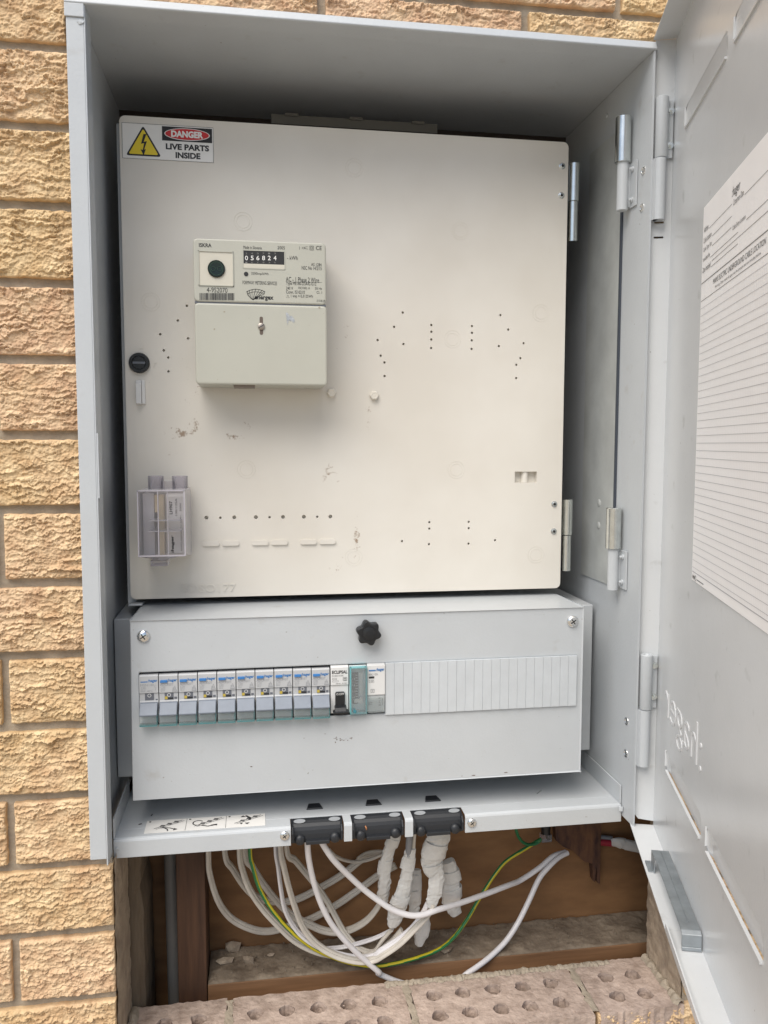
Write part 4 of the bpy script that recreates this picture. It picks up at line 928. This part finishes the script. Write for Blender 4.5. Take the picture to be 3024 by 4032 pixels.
W = front(YC-.0012); MB().poly(W, rrect(x0+.0042,.1900,x1-.0036,.2062,.0016,4), .0030, .0030).build('lever_housing', BLACK, t, bevel=.0004)
q = MB(); q.prism([(YC-.0030,.1940),(YC-.0085,.1925),(YC-.0110,.1895),(YC-.0105,.1872),(YC-.0030,.1880)], x0+.0034, x1-.0026); q.prism([(YC-.006,.1905),(YC-.0115,.1893),(YC-.0112,.1868),(YC-.006,.1872)], x0+.0016, x1-.0006); q.build('lever', BLACK, t, bevel=.0006)
MB().text(front(YC-.0043), 'O.OFF', x0+.0050, .2036, x1-.0044, .2056, .0001, .01).build('off_lettering', WHITEP, t)
rebase(t, ((x0+x1)/2,YC,.1850))
# teal clear timer
x0 = BX0+11*BP+.0006; x1 = x0+BP-.0008
t = thing('time_switch', 'time switch under a clear teal cover between two white devices', 'time switch')
MB().prism([(YC+.016,.2306),(YC-.0006,.2306),(YC-.0006,.1850),(YC+.016,.1850)], x0, x1).build('body', mat('pale timer body', (.60,.67,.68), .45), t, bevel=.0004)
W = front(YC-.0006); MB().rect(W, x0+.0026, .1938, x0+.0086, .2240, .0012, .0012).build('dial_plate', mat('dial grey', (.07,.075,.085), .5), t)
q = MB()
for k in range(11): zz = .1955+.0026*k; q.line(front(YC-.0018), (x0+.0060,zz), (x0+.0084,zz), .0004, .0002)
for k, s_ in enumerate(('10','11','12','13')): q.text(front(YC-.0018), s_, x0+.0032, .1990+.0060*k, x0+.0056, .2008+.0060*k, .0002)
q.build('dial_marks', SIGNW, t)
q = MB(); q.box(x0+.0098,x0+.0130,YC-.002,YC-.0006,.1935,.2240); q.build('white_insert', WHITEP, t)
q = MB(); q.box(x0+.0046,x0+.0130,YC-.0040,YC-.0016,.1952,.1990).box(x0+.0100,x0+.0118,YC-.005,YC-.002,.1988,.2010); q.build('trip_pointer', WHITEP, t)
q = MB(); q.box(x0+.0012,x1-.0004,YC-.0066,YC-.0060,.1846,.2300); q.build('clear_cover', TEALP, t)
q = MB(); q.box(x1-.0016,x1-.0002,YC-.0064,YC-.0008,.1848,.2298).box(x0+.0004,x0+.0016,YC-.0064,YC-.0008,.1848,.2298).box(x0+.0010,x1-.0010,YC-.0062,YC-.0008,.2286,.2298).box(x0+.001,x1-.001,YC-.0062,YC-.0008,.1848,.1868); q.build('cover_rim', mat('teal rim', (.16,.47,.50), .2), t)
q = MB(); q.lathe((x0+.0046,YC-.0068,.1880), (0,-1,0), [(.0016,0),(.0016,.0006)], 16); q.text(front(YC-.0068), 'HNN', x0+.0016, .1898, x0+.0052, .1912, .0003); q.build('cover_detail', mat('deep teal', (.05,.22,.27), .35), t)
rebase(t, ((x0+x1)/2,YC,.1850))
# contactor
x0 = BX0+12*BP+.0002; x1 = bx0-.0004
t = thing('contactor', 'white contactor with a small dark window left of the blank strip', 'contactor')
MB().prism([(YC+.016,.2318),(YC-.0006,.2318),(YC-.0034,.2306),(YC-.0036,.2020),(YC-.0016,.2010),(YC-.0016,.1850),(YC+.016,.1850)], x0, x1).build('body', WHITEP, t, bevel=.0004)
B = front(YC-.0036); q = MB(); q.fbox(B, x0+.0014, x0+.0080, .2253, .2264, -.0002, .0002); q.text(B, ':hager', x0+.0086, .2245, x1-.0008, .2282, .0002, .03); q.build('blue_print', BLUE, t)
q = MB(); q.text(B, 'ESC125', x0+.0014, .2212, x0+.0098, .2230, .0002); q.text(B, 'In 25A', x0+.0014, .2158, x0+.0062, .2170, .0002); q.text(B, 'Ui 250V~', x0+.0014, .2142, x0+.0070, .2154, .0002); q.outline(B, x0+.0034,.2044,x0+.0066,.2076,.0003,.0002); q.line(B, (x0+.0050,.2052),(x0+.0050,.2068),.0003,.0002); q.line(B, (x0+.0042,.2060),(x0+.0058,.2060),.0003,.0002)
W = front(YC-.0016); q.text(W, 'A1', x1-.0062, .1972, x1-.0036, .1990, .0002); q.text(W, 'A2', x1-.0062, .1905, x1-.0036, .1922, .0002); q.line(W, (x1-.0022,.1910),(x1-.0022,.1985),.0003,.0002); q.outline(W, x1-.0054,.1932,x1-.0036,.1960,.0003,.0002); q.text(W, '230V~', x0+.0012, .1935, x0+.0060, .1948, .0002); q.text(W, '50Hz', x0+.0012, .1918, x0+.0052, .1930, .0002); q.build('grey_print', GINK, t)
MB().rect(B, x0+.0014, .2182, x0+.0066, .2202, .0002).build('indicator_window', INK, t)
q = MB(); q.box(x0+.0006,x1-.0004,YC-.0034,YC-.0028,.1850,.2000).box(x0+.0006,x1-.0004,YC-.0036,YC-.0016,.1846,.1856); q.build('clear_flap', TEALP, t)
rebase(t, ((x0+x1)/2,YC,.1850))

# ================================================================= CABLE CLAMPS in the three notches
lab = ['left black cable clamp, nearest the instruction sticker', 'middle black cable clamp, with a copper strand caught on it', 'right black cable clamp, with the taped bundle below it']
for j, (a, b) in enumerate(cut):
    t = thing('cable_clamp', lab[j], 'cable clamp', group='black cable clamps in the tray lip')
    a += .0005; b -= .0005; w = b-a; n = 14; q = MB()
    prof = [(.0438,.0816),(.0400,.0806),(.0372,.0790),(.0352,.0765),(.0338,.0735),(.0330,.0700),(.0326,.0655),(.0322,.0622),(.0345,.0622),(.0350,.0655),(.0360,.0735),(.0375,.0765),(.0400,.0785),(.0438,.0800)]
    q.prism(prof, a, b); q.box(a+w*.28,b-w*.26,.0290,.0330,.0612,.0648).box(a+w*.22,b-w*.22,.0336,.0362,.0718,.0730)
    for s_ in (a+.0002, b-.0022): q.prism([(.0430,.0816),(.0300,.0790),(.0268,.0740),(.0268,.0655),(.0330,.0650),(.0345,.0735),(.0430,.0800)], s_, s_+.0020)
    body = q.build('clamp_body', RUBBER, t, bevel=.0006)
    for s_ in (a+w*.17, b-w*.15):
        q = MB(); vs = []
        O = Fr((0,.0389,.0796), (1,0,0), Vector((0,.0036,.0027)).normalized(), Vector((0,-.6,.8)).normalized())
        q.ell(O, s_, .0004, .0056, .0021, .0016, .0008); q.build('oval_hole_disc', mat('pale oval', (.26,.275,.29), .6) if 'pale oval' not in MATS else MATS['pale oval'], t)  # solid pale disc standing for an open hole with bright metal behind
        q = MB(); q.lathe((s_,.0330,.0655), (0,-1,0), [(.0052,0),(.0050,.0018),(.0036,.0034),(.0012,.0040),(.0002,.0041)], 18); bb = q.build('boss', RUBBER, t, smooth=True)
    c = a+w*.5 - (.0003,.0000,-.0012)[j]; q = MB()
    q.add([(c-.0085,.0588,FZ+.0001),(c+.0085,.0588,FZ+.0001),(c+.0058,.0708,FZ+.0001),(c-.0058,.0708,FZ+.0001),(c-.0076,.0592,FZ+.0016),(c+.0076,.0592,FZ+.0016),(c+.0054,.0704,FZ+.0016),(c-.0054,.0704,FZ+.0016)],
          [(0,3,2,1),(4,5,6,7),(0,1,5,4),(1,2,6,5),(2,3,7,6),(3,0,4,7)]); q.build('locking_tab', RUBBER, t, bevel=.0004)
    if j == 1: q = MB(); q.tube([(a+w*.26,.0325,.0745),(a+w*.275,.0310,.0730),(a+w*.28,.0318,.0712)], .0007, 8); q.build('copper_strand', ORANGE, t)
    rebase(t, ((a+b)/2,.0440,.0622))
# instruction sticker on the tray
IF = Fr((0,0,FZ+.0002), (1,0,0), (0,1,0), (0,0,1))
st = thing('instruction_sticker', 'white three-panel picture sticker on the box floor at the left', 'sticker')
MB().poly(IF, [(.0264,.0318),(.1376,.0318),(.1376,.0572),(.0262,.0578)], .0002, .0002).build('sheet', SIGNW, st)
q = MB(); q2 = MB()
for k in range(3):
    cx = .0264+.0371*k
    if k: q.line(IF, (cx,.0320), (cx,.0570), .0003, .0004)
    q.ell(IF, cx+.0030, .0548, .0011, .0011, .0004, seg=14)
    q.line(IF, (cx+.008,.0400), (cx+.033,.0545), .0007, .0004); q.line(IF, (cx+.010,.0385), (cx+.035,.0528), .0005, .0004)
    for u in (.25,.5,.75): q2.poly(IF, [(cx+.009+.024*u-.0022,.0398+.0140*u),(cx+.009+.024*u+.002,.0394+.0140*u),(cx+.009+.024*u+.0032,.0428+.0140*u),(cx+.009+.024*u-.0010,.0432+.0140*u)], .00045)
q.pline(IF, [(.0400,.0410),(.0440,.0402),(.0470,.0370),(.0476,.0335)], .0011, .0005); q.pline(IF, [(.0430,.0410),(.0490,.0395),(.0540,.0362)], .0011, .0005); q.poly(IF, [(.053,.0385),(.0565,.0362),(.0525,.0340)], .0005)
q.ring(IF, .0745, .0460, .0042, .0053, .0005, 20, .6, 5.2); q.poly(IF, [(.086,.0400),(.0925,.0415),(.0925,.0385)], .0005); q.pline(IF, [(.078,.0405),(.084,.0378),(.091,.0398)], .0013, .0005)
q.pline(IF, [(.119,.0545),(.1235,.0490),(.1225,.0450)], .0022, .0005); q.poly(IF, [(.1140,.0520),(.1165,.0552),(.1190,.0520)], .0005); q.poly(IF, [(.1180,.0395),(.1205,.0365),(.1230,.0395)], .0005); q.poly(IF, [(.1135,.0395),(.1150,.0368),(.1165,.0395)], .0005)
q.build('black_print', INK, st); q2.build('grey_print', GINK, st); rebase(st, (.082,.045,FZ))
for i, (x, y, l, an, lb) in enumerate(((.4185,.0635,.0105,.75,'short offcut of bare wire lying on the box floor'),(.0205,.0520,.0028,.4,'tiny dark scrap beside the instruction sticker'),(.029,.0700,.0030,1.3,'tiny dark scrap near the cover corner'))):
    c, s_ = math.cos(an)*l/2, math.sin(an)*l/2
    tag(MB().tube([(x-c,y-s_,FZ+.0005),(x,y+.0002,FZ+.0005),(x+c,y+s_,FZ+.0005)], .0004, 8).build('wire_offcut', ZINC if i == 0 else INK), lb, 'wire')
# cover dust flakes at far left of tray are part of nothing else

# ================================================================= CABLES below the box
def path(f, pts): return [aty(f(a,b), y) for a,b,y in pts]
def cable(name, pts, r, mt, label, cat='cable', flat=None, group='white cables hanging under the box', seg=12):
    o = MB().tube(spline(pts, 7), r*.86 if flat else r, 28 if flat else seg, flat).build(name, mt, smooth=True); return tag(o, label, cat, group)
def D(pts): return path(d4, pts)
def E(pts): return path(e8, pts)
FLT = (1.75, .95, (.5,.86,0))
zt = .0795
def up(p): q = Vector(p[0]); return [Vector((q.x, q.y, max(zt, q.z+.012)))]+p
K = up(D([(250,330,.105),(262,500,.110),(330,720,.120),(440,865,.135),(600,948,.145),(740,968,.155),(900,930,.162),(1100,860,.165),(1300,750,.166),(1480,625,.166),(1640,510,.165),(1780,430,.160)]))
cable('flat_cable', K, .0026, CABLEC, 'leftmost flat cable, sweeping lowest along the back board', flat=FLT)
K = up(D([(385,330,.110),(450,460,.120),(560,620,.135),(660,695,.150),(790,725,.160),(950,715,.165),(1150,620,.167),(1350,500,.167),(1490,390,.166),(1560,350,.162),(1660,330,.155)]))
cable('flat_cable', K, .0026, CABLEC, 'flat cable second from the left, climbing along the back board', flat=FLT)
K = up(D([(505,330,.090),(530,470,.094),(590,630,.100),(700,790,.106),(830,930,.110),(950,1040,.112),(1100,1120,.112),(1250,1160,.110),(1450,1185,.106),(1600,1150,.100),(1740,1060,.095),(1830,960,.09)]))
cable('flat_cable', K, .0027, CABLEC, 'flat cable just left of the green and yellow wire', flat=FLT)
K = up(D([(550,330,.115),(610,440,.120),(690,570,.126),(790,700,.132),(860,775,.136),(950,850,.140),(1060,905,.142),(1180,958,.142),(1300,975,.138),(1420,950,.130),(1540,880,.118),(1630,775,.105),(1665,690,.095)]))
cable('flat_cable', K, .0029, CABLEC, 'flat cable curling up into the left taped bundle', flat=FLT)
K = up(D([(800,300,.080),(818,430,.084),(842,620,.090),(872,780,.094),(930,900,.098),(1010,1000,.100),(1130,1085,.100),(1280,1145,.098),(1450,1180,.096),(1590,1170,.094)])+E([(620,1020,.090),(760,930,.086),(880,830,.084),(960,720,.082),(1000,640,.080)]))
cable('flat_cable', K, .0021, CABLEW, 'thin white cable dropping beside the screw at the left clamp', flat=FLT)
K = up(D([(840,300,.076),(868,450,.080),(910,620,.086),(960,780,.090),(1020,930,.094),(1100,1040,.096),(1200,1120,.096),(1330,1180,.094),(1480,1212,.092),(1600,1200,.090)])+E([(640,1058,.086),(780,960,.082),(900,840,.080),(1010,720,.078),(1045,640,.077)]))
cable('flat_cable', K, .0027, CABLEC, 'thick cream flat cable beside the thin one at the left clamp', flat=FLT)
K = up(D([(890,300,.120),(960,390,.126),(1060,510,.132),(1150,620,.136),(1230,740,.138),(1290,850,.136),(1345,950,.130),(1410,1040,.122),(1490,1110,.112)])+E([(560,1030,.104),(640,930,.096),(700,860,.090)]))
cable('flat_cable', K, .0027, CABLEC, 'flat cable slanting down behind the two thick white cables', flat=FLT)
K = E([(180,1005,.118),(300,995,.118),(430,965,.114),(560,925,.106),(660,880,.098),(715,850,.093)])
cable('flat_cable', K, .0022, CABLEW, 'short flat cable running into the pointed end of the middle tape', flat=FLT)
K = E([(200,200,.120),(250,250,.126),(330,285,.134),(430,298,.140),(540,275,.142),(640,235,.138),(720,205,.13)])
cable('thin_cable', K, .0019, CABLEC, 'thin cream cable looping high behind the left tape')
K = E([(430,270,.155),(490,230,.152),(560,212,.148),(640,212,.142),(700,222,.135)])
cable('thin_cable', K, .0017, CABLEC, 'thin cable arching above the high loop behind the left tape')
K = [Vector((aty(d4(1055,200),.040)))]+D([(1058,250,.042),(1070,380,.050),(1108,560,.060),(1168,740,.068),(1250,900,.074),(1370,1050,.080),(1500,1180,.086),(1640,1300,.092)])+path(d5, [(150,1050,.098),(250,1095,.100),(350,1130,.101),(420,1190,.101)])
cable('thick_cable', K, .0029, CABLEW, 'thick round white cable falling from the left clamp behind the bricks', seg=16)
K = [aty(d4(1160,200),.040)]+E([(140,140,.042),(230,275,.050),(350,400,.060),(480,520,.066),(600,612,.068),(720,690,.068),(850,732,.068),(960,730,.070),(1080,690,.076),(1250,640,.092),(1450,570,.112),(1660,490,.132)])+path(d5, [(1080,440,.146),(1200,360,.153),(1290,285,.157),(1372,258,.160)])
cable('thick_cable', K, .0030, CABLEW, 'thick round white cable crossing in front of the taped bundles', seg=16)
K = path(d5, [(1385,262,.158),(1330,290,.154),(1270,345,.150),(1200,430,.146),(1130,580,.138),(1060,720,.130),(980,840,.122),(880,940,.112),(790,1010,.104),(715,1062,.100),(650,1130,.100)])
cable('thick_cable', K, .0030, CABLEW, 'thick round white cable from the stained offcut down to the bricks', seg=16)
K = E([(855,60,.062),(852,120,.064),(848,200,.070),(845,240,.072)]); cable('thin_cable', K, .0034, CABLEG, 'short grey cable entering the top of the middle tape')
K = E([(895,60,.066),(890,120,.068),(884,200,.072),(880,240,.074)]); cable('thin_cable', K, .0022, CABLEC, 'short cream cable beside the grey one above the middle tape')
# green and yellow earth: two-colour sheath
def earth_wire(pts, r, label, mt=EARTH):
    P_ = spline(pts, 8); mb = MB().tube(P_, r, 24); o = mb.build('earth_wire', mt, smooth=True); me = o.data
    a = me.attributes.new('side','FLOAT','POINT'); n = len(P_)
    for k in range(n):
        for i in range(24): a.data[k*24+i].value = 1. if ((2*i/24.+.35*math.sin(k*.05+1.)+k*.006+.12) % 1.) < .42 else 0.
    return tag(o, label, 'wire')
K = up(D([(590,320,.086),(610,430,.088),(660,600,.092),(740,750,.096),(840,880,.100),(960,1000,.102),(1080,1090,.104),(1180,1145,.104),(1350,1210,.102)])+E([(440,1135,.100),(600,1148,.100),(850,1100,.104),(1080,1020,.112),(1220,910,.122),(1330,760,.132),(1400,640,.138),(1480,510,.144),(1560,390,.149)])+path(d5, [(985,315,.153),(1100,240,.156),(1170,197,.158),(1212,172,.159)]))
earth_wire(K, .0021, 'long green and yellow earth wire looping under all the cables')
K = path(d5, [(1046,90,.140),(1052,125,.142),(1066,160,.146),(1092,192,.150),(1130,208,.154),(1180,200,.157),(1215,172,.159)])
tag(MB().tube(spline(K,8), .0018, 12).build('earth_wire', GREEN, smooth=True), 'short plain green wire dropping to the clear connector', 'wire')
t = thing('wire_connector', 'small clear and black connector joining the green wires', 'connector')
c = aty(d5(1242,140), .160); q = MB(); q.box(c.x-.0062,c.x+.0062,c.y-.005,c.y+.004,c.z-.008,c.z+.001); q.build('clear_shell', CLEARM, t, bevel=.001)
q = MB(); q.lathe((c.x,c.y,c.z+.001), (0,0,1), [(.0055,0),(.0055,.009),(.0045,.011)], 18); q.box(c.x+.001,c.x+.0050,c.y-.003,c.y+.002,c.z-.006,c.z); q.build('black_cap', BLACK, t)
rebase(t, (c.x,c.y,c.z-.008))
K = path(e6, [(700,335,.1690),(780,345,.1680),(860,352,.1670)]); tag(MB().tube(spline(K,4), .0042, 12).build('red_cable', REDW, smooth=True), 'dark red cable poking out behind the stained offcut', 'cable')
K = path(e6, [(700,300,.1700),(780,305,.1695),(850,312,.1690)]); tag(MB().tube(spline(K,4), .0026, 12).build('grey_cable', CABLEG, smooth=True), 'dark grey cable just above the red one', 'cable')
# ---- white tape wraps
def wrap(pts, wid, mt, label, seed, oval=.5):
    rr = random.Random(seed); L_ = sum((Vector(q)-Vector(p)).length for p, q in zip(pts, pts[1:])); P_ = spline(pts, max(2, round(L_/(len(pts)-1)/.0026))); n = len(P_); vs = []; fs = []
    W = []
    for k in range(n):
        u = k/(n-1)*(len(wid)-1); i = min(int(u), len(wid)-2); W.append(wid[i]+(wid[i+1]-wid[i])*(u-i))
    sg_ = 11; ph = [rr.random()*6 for _ in range(4)]; acc = 0.; jit = [[rr.uniform(-1,1) for i in range(sg_)] for k in range(n)]
    for k, p in enumerate(P_):
        t_ = (P_[min(k+1,n-1)]-P_[max(k-1,0)]).normalized(); e1 = Vector((0,1,0)); e1 = (e1-t_*e1.dot(t_)).normalized(); e2 = t_.cross(e1)
        if k: acc += (p-P_[k-1]).length/.0150*(1+.5*math.sin(k*.7+ph[0]))
        for i in range(sg_):
            a = 2*math.pi*i/sg_; f = (acc+.55*math.sin(a+ph[1])+.2*math.sin(2*a+ph[2])) % 1.
            r = W[k]*(1+.07*math.cos(2*a+ph[2]+k*.05)+.06*math.sin(3*a+ph[3]+k*.11)+.085*jit[k][i]) + .0010*(f-.5)
            vs.append(p+e1*(r*oval*math.cos(a))+e2*(r*math.sin(a)))
    for k in range(n-1):
        for i in range(sg_): fs.append((k*sg_+i,k*sg_+(i+1)%sg_,(k+1)*sg_+(i+1)%sg_,(k+1)*sg_+i))
    fs += [tuple(range(sg_-1,-1,-1)), tuple((n-1)*sg_+i for i in range(sg_))]
    o = MB().add(vs, fs).build('taped_bundle', mt)
    for j in range(2 if n > 14 else 1):      # loose turns of tape with lifted edges
        k0 = int(n*(.12+.27*j+.08*rr.random())); ln = max(3, int(rr.uniform(.009,.016)/max(1e-4, L_/n))); a0 = rr.uniform(2.2,3.6); sl = rr.uniform(-1.6,1.6)
        lv = []; lf = []; m_ = 10
        for q in range(ln+1):
            k = min(n-2, k0+q); p = P_[k]; t_ = (P_[k+1]-P_[max(k-1,0)]).normalized(); e1 = Vector((0,1,0)); e1 = (e1-t_*e1.dot(t_)).normalized(); e2 = t_.cross(e1)
            for i in range(m_+1):
                a = a0-1.7+3.4*i/m_+sl*q/ln; lift = .0004+.0007*(q/ln)**2*(.3+.7*abs(math.sin(i*1.3+j)))
                r = W[k]*1.05+lift; lv.append(p+t_*(.0035*(i/m_-.5)*(1 if j else -1)+.0012*math.sin(i*.9+j)*q/ln)+e1*(r*oval*1.05*math.cos(a))+e2*(r*math.sin(a)))
        for q in range(ln):
            for i in range(m_): lf.append((q*(m_+1)+i, q*(m_+1)+i+1, (q+1)*(m_+1)+i+1, (q+1)*(m_+1)+i))
        tl = MB().add(lv, lf).build('tape_layer', mt, o); sm_ = tl.modifiers.new('thickness', 'SOLIDIFY'); sm_.thickness = .0004
    return tag(o, label, 'taped cables', 'white taped cable bundles')
wrap(E([(742,70,.060),(728,110,.062),(692,190,.070),(655,320,.078),(650,450,.084),(640,560,.090),(638,625,.094)]), [.0050,.0062,.0064,.0068,.0070,.0060], TAPE, 'left taped bundle, a slim sleeve leaving the middle clamp', 1)
wrap(E([(868,185,.070),(845,300,.074),(822,450,.078),(785,590,.082),(750,690,.086),(728,780,.088),(705,835,.090)]), [.0058,.0068,.0070,.0088,.0090,.0072,.0030], TAPE, 'middle taped bundle, widest low down and ending in a point', 2)
wrap(E([(1095,40,.060),(1085,110,.063),(1050,230,.070),(1040,320,.074),(1075,400,.076),(1070,520,.077),(1045,610,.078),(1030,670,.078)]), [.0090,.0112,.0122,.0104,.0080,.0078,.0066,.0040], TAPE, 'right taped bundle, the bulkiest, under the right clamp', 3)
wrap(E([(910,360,.108),(905,470,.110),(898,600,.112),(890,720,.114)]), [.0048,.0062,.0062,.0050], TAPE, 'shaded taped bundle half hidden between the middle and right ones', 4)
wrap(E([(1170,290,.100),(1190,400,.106),(1195,520,.110),(1200,630,.112),(1235,730,.112)]), [.0070,.0102,.0112,.0105,.0060], TAPE, 'taped bundle at the far right, behind, with a ragged torn end', 5)
wrap(E([(965,740,.106),(965,830,.106),(945,910,.106),(935,985,.106)]), [.0060,.0074,.0072,.0030], TAPE, 'lowest taped bundle, its torn tip hanging over the plate', 6)
K = path(e6, [(845,345,.1640),(900,345,.1620),(970,365,.1600),(1060,385,.1580),(1120,395,.157)])
wrap(K, [.0040,.0058,.0052,.0050], TAPE, 'short taped cable end beside the dark red cable', 7)
